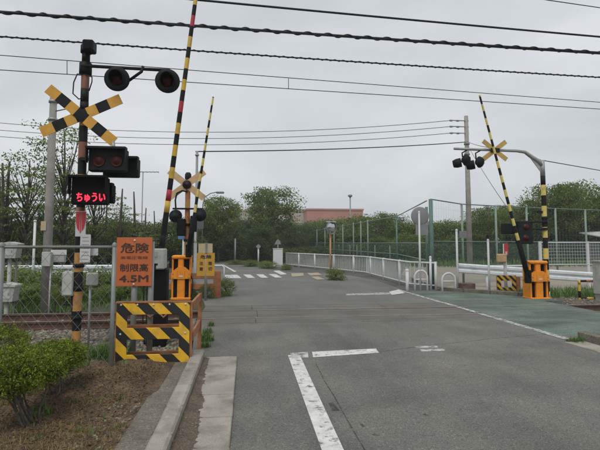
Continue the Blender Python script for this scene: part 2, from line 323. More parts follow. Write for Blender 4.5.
def tag(o, label=None, cat=None, group=None, kind=None):
    if label: o['label'] = label
    if cat: o['category'] = cat
    if group: o['group'] = group
    if kind: o['kind'] = kind
    return o
def thing(name, label, cat, loc, group=None):
    o = bpy.data.objects.new(name, None); C.objects.link(o); o.location = loc; o.empty_display_size = 0.2
    ORG[o.name] = Vector(loc); tag(o, label, cat, group); return o
def struct(name, mb, m, parent=None):
    o = mb.build(name, m, parent)
    if parent is None: o['kind'] = 'structure'
    return o
def sheet(name, poly, z, m, parent=None, sub=0, thick=0.0):
    mb = MB(); vs = [(x, y, z) for x, y in poly]; mb.add(vs, [tuple(range(len(vs)))]); k = len(vs)
    if parent is None and name != 'ground': mb.add(vs+[(x, y, z-0.3) for x, y in poly], [(i, k+i, k+(i+1) % k, (i+1) % k) for i in range(k)])
    return struct(name, mb, m, parent)
def npmesh(name, V, Fc, m, parent=None, org=None, kind=None, k=4):
    """mesh straight from numpy arrays"""
    o3 = np.array(ORG[parent.name] if parent is not None else (org if org is not None else (0, 0, 0)))
    me = bpy.data.meshes.new(name); nV, nF = len(V), len(Fc)
    me.vertices.add(nV); me.vertices.foreach_set('co', (V-o3).astype(np.float32).ravel())
    me.loops.add(nF*k); me.loops.foreach_set('vertex_index', Fc.astype(np.int32).ravel())
    me.polygons.add(nF); me.polygons.foreach_set('loop_start', np.arange(0, nF*k, k, dtype=np.int32))
    me.update(calc_edges=True); me.validate()
    for mm in (m if isinstance(m, (list, tuple)) else [m]): me.materials.append(mm)
    ob = bpy.data.objects.new(name, me); C.objects.link(ob)
    if parent is not None: ob.parent = parent
    else: ob.location = o3
    ORG[ob.name] = Vector(o3)
    if kind: ob['kind'] = kind
    return ob
def leaves(cen, size, r=rng, aspect=0.5, flat=0.0):
    """diamond leaves, random tilt"""
    n = len(cen); u = r.normal(size=(n, 3)); u[:, 2] *= (1-flat); u /= np.linalg.norm(u, axis=1)[:, None]
    q = r.normal(size=(n, 3)); q[:, 2] *= (1-flat); v = np.cross(u, q); 
    if flat > 0:
        v = q-u*(q*u).sum(1)[:, None]
    v /= np.linalg.norm(v, axis=1)[:, None]+1e-9
    L = (size*r.uniform(0.6, 1.3, n))[:, None]
    V = np.stack([cen-u*L, cen+v*L*aspect, cen+u*L, cen-v*L*aspect], 1).reshape(-1, 3)
    return V, np.arange(4*n).reshape(n, 4)
def blades(base, h, wdt, r=rng, lean=0.5):
    """grass blades: bent triangles pairs"""
    n = len(base); a = r.uniform(0, 2*np.pi, n); hh = h*r.uniform(0.5, 1.3, n); ln = r.uniform(0.1, 1, n)*lean
    d = np.stack([np.cos(a), np.sin(a), np.zeros(n)], 1); s = np.stack([-np.sin(a), np.cos(a), np.zeros(n)], 1)*(wdt/2)
    up = np.array([0, 0, 1.0])
    mid = base+d*(hh*ln*0.35)[:, None]+up*(hh*0.6*(1-0.3*ln))[:, None]; top = base+d*(hh*ln)[:, None]+up*(hh*(1-0.6*ln))[:, None]
    V = np.stack([base-s, base+s, mid+s*0.7, mid-s*0.7, top+s*0.08, top-s*0.08], 1).reshape(-1, 3)
    i = np.arange(n)*6; Fc = np.concatenate([np.stack([i, i+1, i+2, i+3], 1), np.stack([i+3, i+2, i+4, i+5], 1)])
    return V, Fc
def text(body, wd, ht, c, m, parent, depth=0.002, name='lettering', face=(0, -1, 0), bold=0.0):
    """flat lettering stretched to wd x ht, centred at c, reading from -Y"""
    cu = bpy.data.curves.new('t', 'FONT'); cu.body = body; cu.extrude = 0.0; cu.resolution_u = 3
    ob = bpy.data.objects.new('t', cu); C.objects.link(ob); bpy.context.view_layer.update()
    me = bpy.data.meshes.new_from_object(ob.evaluated_get(bpy.context.evaluated_depsgraph_get()))
    bpy.data.objects.remove(ob); bpy.data.curves.remove(cu)
    n = len(me.vertices); co_ = np.empty(n*3, np.float32); me.vertices.foreach_get('co', co_); co_ = co_.reshape(-1, 3)
    if n == 0: print('EMPTY TEXT', body); return None
    lo, hi = co_.min(0), co_.max(0); sz = np.maximum(hi-lo, 1e-6); q = (co_-(lo+hi)/2)/sz
    f = Vector(face).normalized(); rx = Vector((0, 0, 1)).cross(f) * 1.0; rx.normalize()
    o3 = ORG[parent.name]; W = np.array(c)-np.array(o3)+q[:, :1]*wd*np.array(rx)+q[:, 1:2]*ht*np.array((0, 0, 1.0))+np.array(f)*depth
    fcs = [tuple(p.vertices) for p in me.polygons]; VV, FF = [], []
    shifts = [(0, 0)] if not bold else [(dx*bold, dz*bold) for dx, dz in ((-1, 0), (1, 0), (0, -0.8), (0, 0.8), (0, 0))]
    for j, (dx, dz) in enumerate(shifts):
        VV.append(W+np.array(rx)*dx+np.array((0, 0, 1.0))*dz+np.array(f)*0.0004*j); FF += [tuple(i+j*n for i in q_) for q_ in fcs]
    bpy.data.meshes.remove(me); me = bpy.data.meshes.new(name); me.from_pydata(np.concatenate(VV).tolist(), [], FF); me.materials.append(m)
    o = bpy.data.objects.new(name, me); C.objects.link(o); o.parent = parent; ORG[o.name] = ORG[parent.name]
    return o
def shared(name, me, loc, parent, rot=None, scale=None):
    o = bpy.data.objects.new(name, me); C.objects.link(o); o.parent = parent
    o.location = Vector(loc)-(ORG[parent.name] if parent is not None else Vector())
    if rot: o.rotation_euler = rot
    if scale: o.scale = scale
    ORG[o.name] = Vector(loc); return o
def hnoise(x, y, s, seed=0):
    """cheap smooth noise from sines"""
    rr = np.random.default_rng(seed); t = 0*x
    for k in range(6):
        a = rr.uniform(0, 6.28); f = s*rr.uniform(0.6, 2.2); p = rr.uniform(0, 6.28)
        t = t+np.sin((x*math.cos(a)+y*math.sin(a))*f+p)/6
    return t

# ================================================================== SETTING
Y1, Y2 = 9.6, 10.667                 # rails
DECK0, DECK1 = 8.98, 11.45
DX0, DX1 = -0.95, 7.7
sheet('ground', [(-400, -60), (400, -60), (400, 600), (-400, 600)], -0.45, M_ground)
road = sheet('road', [(-0.52, -8), (14, -8), (14, 4.2), (5.5, 4.6), (5.3, 7.0), (5.08, 7.3), (5.08, DECK0), (DX0, DECK0), (-0.85, 8.2), (-0.72, 6.6), (-0.52, 6.35)], 0.0, M_asphalt)
roadf = sheet('road_beyond', [(DX0, DECK1), (5.08, DECK1), (5.05, 14.6), (5.3, 19), (4.6, 22.5), (2.1, 24.6), (1.25, 26.5), (-0.75, 35.5), (-6, 52), (-16, 70), (-24, 70), (-11, 50), (-5.0, 33), (-3.6, 24), (-3.2, 19), (-1.4, 14.2), (-1.1, 12.6)], 0.0, M_asphalt2)
pave = sheet('pavement', [(5.05, 14.6), (6.0, 14.35), (6.6, 15.2), (6.4, 19), (5.9, 22.4), (2.7, 30.4), (-1.2, 41), (-2.6, 41), (-0.75, 35.5), (1.25, 26.5), (2.1, 24.6), (4.6, 22.5), (5.3, 19)], 0.006, M_pave)
sheet('green_walkway', [(5.08, 7.3), (5.35, 6.9), (9.5, 6.9), (9.5, 8.98), (5.08, 8.98)], 0.002, M_green)
sheet('green_walkway', [(5.08, DECK1), (8.2, DECK1), (8.05, 12.2), (7.2, 13.1), (6.0, 14.35), (5.05, 14.6)], 0.002, M_green)
sheet('sand_field', [(6.6, 13.7), (70, 13.7), (70, 30), (10.5, 30), (7.6, 22.4), (6.7, 16), (6.6, 15.2)], -0.03, M_sand)
sheet('grass_verge', [(7.3, 12.95), (8.1, 12.05), (8.25, 11.75), (60, 11.75), (60, 13.75), (6.62, 13.75)], -0.05, M_floor)
sheet('hedge_floor', [(6.45, 16.2), (7.55, 22.4), (10.45, 30.05), (70, 30.05), (70, 64), (5.0, 64), (3.3, 31), (5.9, 22.4)], -0.035, M_floor)
sheet('side_verge', [(5.36, 6.88), (5.46, 4.65), (14.02, 4.22), (14.02, -8), (60, -8), (60, 7.3), (9.52, 7.3), (9.52, 6.88)], -0.012, M_dirt)
sheet('forest_floor', [(-90, 15.2), (-3.4, 15.2), (-3.2, 19), (-3.6, 24), (-5.0, 33), (-11, 50), (-24, 70), (-24, 110), (-90, 110)], -0.04, M_floor)
sheet('forest_floor', [(1.25, 26.5), (-0.75, 35.5), (-6, 52), (-16, 70), (-16, 120), (70, 120), (70, 64), (5.5, 64), (3.2, 31), (2.7, 30.4), (2.1, 28)], -0.045, M_floor)

# painted markings, each a sheet on the road
def marking(poly, m, z=0.004, parent=road):
    return sheet('road_marking', poly, z, m, parent)
def quadpx(a, b, c, d): return [tuple(G(*p)[:2]) for p in (a, b, c, d)]
marking([(0.55, 1.5), (0.71, 1.5), (0.73, 6.33), (0.57, 6.36)], M_paint)
marking(quadpx((290, 353.2), (308, 352.2), (308.5, 357.8), (291.5, 359)), M_paint_w, 0.0045)
marking(quadpx((312, 352.0), (376, 348.8), (379, 353.0), (313, 357.6)), M_paint)
marking(quadpx((415, 346.6), (437, 345.8), (438, 347.8), (416, 348.6)), M_paint_w)
marking(quadpx((420, 349.2), (445, 349.0), (445, 351.4), (421, 351.6)), M_paint_w)
marking([(4.93, 6.9), (5.07, 6.9), (5.04, DECK0-0.02), (4.90, DECK0-0.02)], M_paint_w, 0.006)
marking([(4.86, DECK1+0.02), (4.98, DECK1+0.02), (4.93, 14.6), (4.81, 14.6)], M_paint_w, 0.006, roadf)
for y0_, y1_ in ((DECK0+0.01, Y1-0.05), (Y1+0.09, Y2-0.09), (Y2+0.05, DECK1-0.01)): marking([(4.89, y0_), (5.02, y0_), (5.01, y1_), (4.88, y1_)], M_paint_w, 0.008)
marking(quadpx((346, 293.8), (390, 292.6), (391, 294.6), (346, 295.6)), M_paint_w, 0.006, roadf)
marking(quadpx((389, 292.0), (399, 289.6), (405, 293.4), (392, 295.2)), M_paint, 0.010, roadf)
for k, (a, b) in enumerate([((222.5, 275), (227, 278.2)), ((230, 274.8), (234.5, 278.2)), ((243, 274.6), (248, 278)), ((256, 274.4), (261, 277.8)), ((268.5, 274.2), (275, 277.6))]):
    w_ = 7.2; marking(quadpx((a[0], a[1]), (a[0]+w_, a[1]), (b[0]+w_, b[1]), (b[0], b[1])), M_paint, 0.005, roadf)
marking(quadpx((222, 264.8), (223.4, 264.6), (236.5, 271.6), (234, 272)), M_paint, 0.005, roadf)
for a in ([(291, 273.5), (303, 273), (304, 276), (292, 277)], [(307, 273.2), (318, 272.8), (322, 275.2), (310, 275.6)], [(311, 277), (318, 276.6), (325, 279.6), (317, 280)]):
    marking(quadpx(*a), M_paint_y, 0.012, pave)
marking(quadpx((273, 271), (279, 270.6), (287, 274.4), (281, 275)), M_paint, 0.012, pave)

M_tar = mat('tar_seam', (0.06, 0.06, 0.057), 0.9, 0.2, 20, fine=0.3, fscale=80); alpha_noise(M_tar, 14, 0.40, 0.60, 0.9)
def seam(pts, wd, nm='tar_seam', z=0.0035):
    q = [G(*p) for p in pts]; L_, R_ = [], []
    for i, p in enumerate(q):
        d = (q[min(i+1, len(q)-1)]-q[max(i-1, 0)]); nn = Vector((-d.y, d.x, 0)).normalized()*wd*random.uniform(0.35, 0.65); L_.append((p+nn)[:2]); R_.append((p-nn)[:2])
    sheet(nm, [tuple(v) for v in L_]+[tuple(v) for v in reversed(R_)], z, M_tar, road)
seam([(316, 364), (325, 382), (334, 396), (346, 418), (357, 437), (372, 462)], 0.012)
seam([(380, 352), (405, 348.4), (440, 344.4), (490, 339), (545, 334), (590, 331)], 0.014)
seam([(331, 403), (336, 411)], 0.055); seam([(361, 424), (364, 427)], 0.03); seam([(373, 434), (379, 436)], 0.03); seam([(424, 414), (428, 416)], 0.03)
seam([(212, 323.5), (300, 322.4), (400, 321), (470, 320)], 0.02)
# ---- crossing deck of panels, rails, sleepers
track = struct('railway_track', MB().box((-20, 10.13, -0.30), (0.1, 3.4, 0.1)), M_ballast)
def rail(Y):
    prof = [(-0.062, -0.155), (0.062, -0.155), (0.062, -0.135), (0.012, -0.12), (0.012, -0.045), (0.034, -0.035), (0.034, 0.0), (-0.034, 0.0), (-0.034, -0.035), (-0.012, -0.045), (-0.012, -0.12), (-0.062, -0.135)]
    mb = MB(); n = len(prof); X0, X1 = -45, 45
    vs = [(x, Y+p[0], p[1]) for x in (X0, X1) for p in prof]; fs = [(i, (i+1) % n, n+(i+1) % n, n+i) for i in range(n)]
    mb.add(vs, fs)
    ob = mb.build('rail', [M_rust, M_railtop], track); ob.data.polygons[6].material_index = 1
    return ob
rail(Y1); rail(Y2)
mb = MB().box((0, 0, 0), (0.2, 2.1, 0.16), bev=0.01); sl_me = mb.build('sleeper', M_wood, track); 
sl_data = sl_me.data; bpy.data.objects.remove(sl_me)
xs = [x for x in np.arange(-13, -1.0, 0.6)]+[x for x in np.arange(8.1, 20, 0.6)]
for x in xs: shared('sleeper', sl_data, (x, 10.13+random.uniform(-.03, .03), -0.235+random.uniform(-.005, .005)), track, (0, 0, random.uniform(-.02, .02)))
# fishplates and spikes stay with the rails
def panels(y0, y1, L, z, off):
    x = DX0+off
    edges = [DX0]
    while x < DX1: edges.append(x); x += L*random.uniform(0.95, 1.05)
    edges = [e for e in edges if abs(e-5.08) > 0.5 and e < DX1-0.3]+[5.08, DX1]; edges.sort()
    for a, b in zip(edges[:-1], edges[1:]):
        mb = MB(); zz = z+random.uniform(-0.004, 0.003)
        mb.box(((a+b)/2, (y0+y1)/2, zz-0.06), (b-a-0.006, y1-y0, 0.12), bev=0.004)
        mb.build('deck_panel', M_green if a > 5.0 else M_deck, track)
panels(DECK0+0.006, Y1-0.042, 3.0, 0.0, 1.15); panels(Y1+0.085, Y2-0.085, 3.0, 0.0, 1.2); panels(Y2+0.042, DECK1-0.006, 3.0, 0.0, 1.1)

# ballast bed (left and right of the crossing) and its stones
def bed(x, y):
    d = np.abs(y-10.13); z = np.where(d < 1.35, -0.165, -0.165-(d-1.35)*0.28)
    return np.maximum(z, -0.27)+0.02*hnoise(x, y, 6, 3)
def hsheet(name, x0, x1, y0, y1, step, fn, m, kind='structure'):
    nx, ny = int((x1-x0)/step)+1, int((y1-y0)/step)+1
    X, Yg = np.meshgrid(np.linspace(x0, x1, nx), np.linspace(y0, y1, ny)); Z = fn(X, Yg)
    V = np.stack([X, Yg, Z], -1).reshape(-1, 3); i = np.arange(nx*ny).reshape(ny, nx)
    Fc = np.stack([i[:-1, :-1], i[:-1, 1:], i[1:, 1:], i[1:, :-1]], -1).reshape(-1, 4)
    o = npmesh(name, V, Fc, m); o.data.polygons.foreach_set('use_smooth', [True]*len(Fc))
    if kind: o['kind'] = kind
    return o
hsheet('ballast_bed', -26, -0.6, 7.2, 13.0, 0.15, bed, M_ballast)
def bedr(x, y): return np.maximum(bed(x, y), -0.19)+np.clip((y-11.35)/0.4, 0, 1)*0.15
hsheet('ballast_bed', DX1-0.4, 30, 7.2, 12.3, 0.1, bedr, M_ballast)
phi = (1+5**.5)/2
ico = np.array([(-1, phi, 0), (1, phi, 0), (-1, -phi, 0), (1, -phi, 0), (0, -1, phi), (0, 1, phi), (0, -1, -phi), (0, 1, -phi), (phi, 0, -1), (phi, 0, 1), (-phi, 0, -1), (-phi, 0, 1)])/1.9
icf = np.array([(0, 11, 5), (0, 5, 1), (0, 1, 7), (0, 7, 10), (0, 10, 11), (1, 5, 9), (5, 11, 4), (11, 10, 2), (10, 7, 6), (7, 1, 8), (3, 9, 4), (3, 4, 2), (3, 2, 6), (3, 6, 8), (3, 8, 9), (4, 9, 5), (2, 4, 11), (6, 2, 10), (8, 6, 7), (9, 8, 1)])
def stones(name, pts, size, m, label=None, cat=None):
    n = len(pts); V = np.repeat(ico[None], n, 0)*(1+0.22*rng.normal(size=(n, 12, 1)))
    V = V*rng.uniform(0.6, 1.25, (n, 1, 3)); a = rng.uniform(0, 6.28, n); ca, sa = np.cos(a), np.sin(a)
    x = V[..., 0]*ca[:, None]-V[..., 1]*sa[:, None]; y = V[..., 0]*sa[:, None]+V[..., 1]*ca[:, None]
    V = np.stack([x, y, V[..., 2]*0.75], -1)*(size*rng.uniform(0.55, 1.35, (n, 1, 1)))+pts[:, None]
    Fc = (icf[None]+12*np.arange(n)[:, None, None]).reshape(-1, 3)
    o = npmesh(name, V.reshape(-1, 3), Fc, m, kind='stuff', k=3)
    if label: tag(o, label, cat)
    return o
n = 8500; x = np.concatenate([rng.uniform(-8.2, DX0-0.05, n), rng.uniform(DX1+0.05, 12.5, 2500)]); y = np.concatenate([rng.uniform(7.35, 12.4, n), rng.uniform(8, 12.3, 2500)])
k = (np.abs(y-Y1) > 0.09) & (np.abs(y-Y2) > 0.09); x, y = x[k], y[k]
stones('ballast', np.stack([x, y, np.where(x > 5, bedr(x, y), bed(x, y))+0.005], 1), 0.034, M_stone, 'grey brown crushed stones of the railway bed', 'ballast')

# ---- verge left of the road (dirt bank), weedy bank behind the tracks
def verge(x, y):
    e = np.clip((-0.87-x)*4+0.22*hnoise(x, y, 12, 6)+0.20*hnoise(x, y, 45, 7), 0, 1)
    z = 0.072-0.10*np.clip(-0.9-x, 0, 4)+0.13*np.exp(-((x+1.55)/0.50)**2)*np.exp(-((y-5.35)/0.7)**2)
    z = z-0.18*np.clip((y-5.95)/1.2, 0, 1)
    return z+e*(0.014+0.045*hnoise(x, y, 4.5, 1)+0.020*hnoise(x, y, 15, 2)+0.010*hnoise(x, y, 38, 4))
hsheet('dirt_verge', -7, -0.83, 0.2, 7.4, 0.025, verge, M_dirt)
def bank(x, y):
    return -0.20+0.16*np.clip((y-12.6)/2.2, 0, 1)+0.03*hnoise(x, y, 3, 5)
hsheet('weed_bank', -30, -3.3, 12.3, 15.4, 0.25, bank, M_floor)
hsheet('weed_bank', -4.2, -0.98, 11.7, 19.2, 0.1, lambda x, y: -0.05+0.015*hnoise(x, y, 3, 5)-0.17*np.clip((12.05-y)/0.35, 0, 1)-0.12*np.clip((-3.2-x), 0, 1), M_floor)

# ---- kerb blocks, concrete edge and gutter slabs
kerb = struct('kerb', MB().box((-0.785, 2.2, -0.03), (0.225, 8.2, 0.22), bev=0.008), M_conc_d)
y = -1.2
while y < 6.2:
    L = min(0.60, 6.28-y)
    MB().box((-0.593, y+L/2, 0.015+random.uniform(-.003, .003)), (0.145, L-0.010, 0.23), rot=Matrix.Rotation(random.uniform(-.008, .008), 3, 'Z') @ Matrix.Rotation(random.uniform(-.006, .006), 3, 'X'), bev=random.uniform(0.010, 0.022)).build('kerb_block', M_conc, kerb); y += 0.60
for i in range(4):                                    # narrower kerb on to the tracks
    y0 = 6.55+i*0.6; xo = -0.80-0.03*i
    MB().box((xo-0.07, y0+0.3, 0.0), (0.14, 0.588, 0.20), rot=Matrix.Rotation(0.05, 3, 'Z'), bev=0.012).build('kerb_block', M_conc_d, kerb)
gut = struct('gutter', MB().box((-0.31, 2.5, -0.07), (0.40, 7.7, 0.1)), M_conc_d)
y = 6.28; i = 0
while y > -0.5:
    L = 0.60 if i != 2 else 0.34
    MB().box((-0.30, y-L/2, 0.006+random.uniform(-.003, .004)), (0.39+random.uniform(-.006, .006), L-0.016, 0.05), rot=Matrix.Rotation(random.uniform(-.008, .008), 3, 'Z') @ Matrix.Rotation(random.uniform(-.008, .008), 3, 'X'), bev=0.008).build('gutter_slab', M_conc, gut); y -= L; i += 1
n = 60
def gsoil(x, y):
    e = -0.385-0.030*(y-4.2)+0.030*hnoise(y*0, y, 2.2, 31)+0.022*hnoise(x*3, y, 9, 32)+0.016*hnoise(x*3, y, 31, 33)
    return 0.030+0.030*np.clip((e-x)*8, -1.3, 0.7)+0.005*hnoise(x, y, 40, 8)
hsheet('gutter_soil', -0.519, -0.18, 0.5, 6.2, 0.014, gsoil, M_soil)
# right-hand kerb end and concrete apron
kr = struct('kerb', MB().box((5.31, 5.2, -0.05), (0.2, 3.4, 0.1)), M_conc_d)
for i in range(6): MB().box((5.24+0.03*i, 6.88-i*0.6-0.3, 0.04), (0.16, 0.59, 0.17), rot=Matrix.Rotation(0.05, 3, 'Z'), bev=0.012).build('kerb_block', M_conc_d, kr)
gr = struct('gutter', MB().box((4.86, 4.7, -0.06), (0.36, 3.6, 0.1)), M_conc_d)
for i in range(6): MB().box((4.98+0.03*i, 6.7-i*0.6-0.3, 0.0), (0.34, 0.588, 0.02), rot=Matrix.Rotation(0.05, 3, 'Z'), bev=0.004).build('gutter_slab', M_conc, gr)
# raised concrete lip that the right gate machine stands on
lp = struct('kerb', MB().box((7.8, 12.5, -0.1), (0.3, 0.3, 0.1)), M_conc_d)
pts = [(6.05, 14.28), (6.6, 13.75), (7.15, 13.2), (7.7, 12.65), (8.25, 12.1)]
for a, b in zip(pts[:-1], pts[1:]):
    a = Vector((*a, 0)); b = Vector((*b, 0)); ang = math.atan2(b.y-a.y, b.x-a.x)
    MB().box((a+b)/2+Vector((0.1, 0.1, 0.02)), ((b-a).length-0.01, 0.15, 0.16), rot=Matrix.Rotation(ang, 3, 'Z'), bev=0.012).build('kerb_block', M_conc_d, lp)

# ================================================================== THINGS, near left
def banded(mb, p0, p1, r0, r1, pattern, seg, n=12, sq=False):
    p0 = Vector(p0); p1 = Vector(p1); L = (p1-p0).length; d = (p1-p0)/L; t = 0; i = 0
    while t < L-1e-4:
        e = min(t+seg, L); ra = r0+(r1-r0)*t/L; rb = r0+(r1-r0)*e/L
        mb.cyl(p0+d*t, p0+d*e, ra, rb, n, pattern[i % len(pattern)], caps=(t == 0 or e >= L-1e-4)); t = e; i += 1
    return mb
def signal_lamp(parent, c, r, face, hood=0.22, back=False, lens=True):
    """round black target plate with hood and red lens"""
    c = Vector(c); f = Vector(face).normalized(); mb = MB()
    mb.lathe([(0.0, -0.10), (r*0.5, -0.10), (r*0.62, -0.03), (r*0.97, -0.015), (r, 0.0), (r*0.97, 0.012), (r*0.55, 0.015), (r*0.5, 0.0), (0.0, -0.01)], c, f, 28)
    lp_ = mb.build('signal_lamp', M_sig, parent)
    a = Vector((0, 0, 1)); a = (a-f*a.dot(f)).normalized(); b = f.cross(a); hm = MB(); n = 18; vs = []; rr = r*0.56
    for ln in (0.0, hood):
        for k in range(n+1):
            th = -math.radians(125)+math.radians(250)*k/n
            ext = ln*(0.45+0.55*max(0, math.cos(th*0.72)))
            for q in (rr, rr-0.008): vs.append(c+f*(ext+0.01)+(a*math.cos(th)+b*math.sin(th))*q)
    m_ = 2*(n+1); fs = []
    for k in range(n):
        i0 = 2*k; fs += [(i0, i0+2, m_+i0+2, m_+i0), (i0+1, m_+i0+1, m_+i0+3, i0+3), (m_+i0, m_+i0+2, m_+i0+3, m_+i0+1)]
    hm.add(vs, fs, 0, True); hm.build('hood', M_sig, lp_)
    if lens: MB().lathe([(r*0.48, 0.005), (r*0.40, 0.03), (r*0.22, 0.045), (0.0, 0.05)], c, f, 20).build('lens', M_lens, lp_)
    return lp_

# --- chain-link fence
FY = 5.55
fr, fl = P(113, 300, FY).x, P(1, 300, FY).x
th = thing('chain_link_fence', 'galvanised chain-link fence in front of the railway bed at the far left', 'fence', (fr, FY, verge(np.array(fr), np.array(FY))-0.05))
def fpost(x, r=0.024): MB().cyl((x, FY, -0.35), (x, FY, 1.475), r, n=10).lathe([(r*1.12, 1.46), (r*1.12, 1.485), (r*0.6, 1.505), (0, 1.51)], (x, FY, 0), (0, 0, 1), 10).build('post', M_fence_s, th)
fpost(fr); fpost(fl-0.02, 0.036); fpost(fl-2.0)
MB().cyl((fl-2.0, FY, 1.455), (fr, FY, 1.455), 0.017, n=8).build('top_rail', M_fence_s, th)
MB().cyl((fl-2.0, FY, 0.03), (fr, FY, 0.03), 0.014, n=8).build('bottom_rail', M_fence_s, th)
mb = MB(); cell = 0.062; hw = 0.0019; x0, x1, z0, z1 = fl-1.2, fr-0.03, 0.03, 1.45
k = x0-(z1-z0)
segs = []
nz = int((z1-z0)/(cell*1.25))
for i in range(int((x1-x0)/cell)+1):
    bx_ = x0+i*cell; pts = [(bx_+(cell/2 if (j+i) % 2 else -cell/2), FY+(0.002 if j % 2 else -0.002), z0+j*cell*1.25*0.98) for j in range(nz+1)]
    for a, b in zip(pts[:-1], pts[1:]):
        a = Vector(a); b = Vector(b); d = (b-a).normalized(); s = Vector((0, 1, 0)).cross(d)*hw; t = Vector((0, hw, 0))
        mb.add([a-s, a+t, a+s, a-t, b-s, b+t, b+s, b-t], [(0, 1, 5, 4), (1, 2, 6, 5), (2, 3, 7, 6), (3, 0, 4, 7)])
o = mb.build('wire_mesh', M_wire, th); o['kind'] = 'stuff'

# --- striped barricade
BY = 5.85
a = P(117, 303, BY); b = P(190, 303, BY); zt = P(150, 303, BY).z; zb = zt-0.74; bw = b.x-a.x; bh = 0.135
th = thing('striped_barricade', 'steel barricade with black and yellow diagonal stripes below the orange sign', 'barricade', ((a.x+b.x)/2, BY, zb))
cx = (a.x+b.x)/2
for z in (zt-bh/2, (zt+zb)/2+0.01, zb+bh/2): MB().box((cx, BY, z), (bw-0.2, 0.02, bh), bev=0.003).build('board', M_stripe, th)
for x in (a.x+0.062, b.x-0.062): MB().box((x, BY-0.003, (zt+zb)/2-0.03), (0.124, 0.02, zt-zb+0.06), bev=0.003).build('board', M_stripe, th)
MB().box((cx, BY+0.012, zt+0.012), (bw+0.02, 0.05, 0.018)).build('top_angle', M_timber, th)
for x in (a.x, b.x+0.01): MB().box((x-0.0, BY+0.035, (zt+zb)/2-0.08), (0.035, 0.045, zt-zb+0.16)).build('post', M_timber, th)
for z in (zt-0.05, zt-0.42): MB().box((b.x+0.02, BY+0.55, z), (0.03, 1.0, 0.10)).build('side_board', M_timber, th)
MB().box((b.x+0.02, BY+1.05, (zt+zb)/2-0.08), (0.05, 0.05, zt-zb+0.16)).build('post', M_timber, th)
for x in (a.x+0.33, b.x-0.36):
    MB().tube([(x-0.12, BY+0.3, zt-0.10), (x, BY+0.3, zt-0.22), (x+0.12, BY+0.3, zt-0.10)], 0.014, 6).build('brace', M_timber, th)
MB().box((cx, BY+0.3, zt-0.34), (bw, 0.03, 0.07)).build('rear_board', M_timber, th)
MB().box((cx, BY+0.3, (zt+zb)/2-0.30), (bw, 0.03, 0.07)).build('rear_board', M_timber, th)

for k_ in range(5): MB().lathe([(0.013, 0), (0.012, 0.008), (0, 0.011)], (a.x+bw*(0.06+0.22*k_), BY-0.0135, zt-0.018), (0, -1, 0), 6).build('bolt', M_greyl, th)
for k_ in range(2): MB().lathe([(0.013, 0), (0.012, 0.008), (0, 0.011)], (a.x+bw*(0.06+0.88*k_), BY-0.0135, (zt+zb)/2+0.01), (0, -1, 0), 6).build('bolt', M_greyl, th)
# --- orange height-limit sign
SY = 6.15
a = P(117, 237.5, SY); b = P(151.5, 286, SY); cx = (a.x+b.x)/2; cz = (a.z+b.z)/2; sw, sh = b.x-a.x, a.z-b.z
th = thing('warning_sign', 'orange metal height-limit warning sign on posts behind the striped barricade', 'sign', (cx, SY, 0))
pl = MB().box((cx, SY, cz), (sw, 0.008, sh), bev=0.002).build('sign_panel', M_orange, th)
for px_ in (134, 150.5):
    q = P(px_, 300, SY+0.05); MB().cyl((q.x, SY+0.05, -0.3), (q.x, SY+0.05, cz+sh*0.42), 0.036, n=12).build('post', M_fence_s, th)
text('危険', sw*0.78, sh*0.20, (cx+0.005, SY, cz+sh*0.285), M_ink, pl, 0.0065, bold=0.0035)
text('高電圧電線', sw*0.76, sh*0.062, (cx, SY, cz+sh*0.085), M_ink, pl, 0.0065)
text('制限高', sw*0.78, sh*0.155, (cx, SY, cz-sh*0.12), M_ink, pl, 0.0065, bold=0.0025)
text('4.5M', sw*0.80, sh*0.135, (cx, SY, cz-sh*0.345), M_ink, pl, 0.0065, bold=0.0045)
for z in (cz+sh*0.44, cz-sh*0.46): MB().lathe([(0.014, 0), (0.012, 0.008), (0, 0.01)], (cx, SY-0.004, z), (0, -1, 0), 8).build('bolt', M_greyl, th)

# --- left crossing signal mast
MY = 7.7
top = P(87, 46, MY).z; mx_ = P(81, 200, MY).x
th = thing('crossing_signal', 'tall striped signal mast with yellow black crossbuck and lit red text panel', 'crossing signal', (mx_, MY, -0.25))
mb = MB(); banded(mb, (mx_, MY, -0.45), (mx_, MY, 1.80), 0.066, 0.066, [1, 0], 0.30, 16)
banded(mb, (mx_, MY, 1.80), (mx_, MY, 3.75), 0.065, 0.065, [2, 1, 0, 1], 0.26, 16)
banded(mb, (mx_, MY, 3.75), (mx_, MY, top-0.1), 0.062, 0.062, [1, 2, 1, 1], 0.22, 16)
mb.build('mast', [M_yelm, M_black, M_masto], th)
def disc_px(px, py): return P(px, py, MY)
def crossbuck(parent, c, half, wd, face, cols, mats_, ang=(R(26), R(-39)), gap=0.012):
    """two crossed boards; each board is bands of colour"""
    c = Vector(c); f = Vector(face).normalized(); rx = Vector((0, 0, 1)).cross(f).normalized(); uz = Vector((0, 0, 1))
    for i, an in enumerate(ang):
        mb = MB(); u = rx*math.cos(an)+uz*math.sin(an); v = f.cross(u).normalized(); nb = len(cols)
        edges = [-half+2*half*sum(q[0] for q in cols[:j])/sum(q[0] for q in cols) for j in range(nb+1)]
        for j in range(nb):
            mb.prism([(edges[j], -wd/2), (edges[j+1], -wd/2), (edges[j+1], wd/2), (edges[j], wd/2)], 0.012, c+f*(0.02+i*gap), u, v, cols[j][1])
        mb.build('crossbuck_board', mats_, parent)
cc = P(83.5, 117, MY)
crossbuck(th, (cc.x, MY-0.075, cc.z), 0.66, 0.165, (0, -1, 0), [(1.0, 0), (0.95, 1), (0.8, 0), (0.95, 1), (0.8, 0), (0.95, 1), (1.0, 0)], [M_cross, M_black])
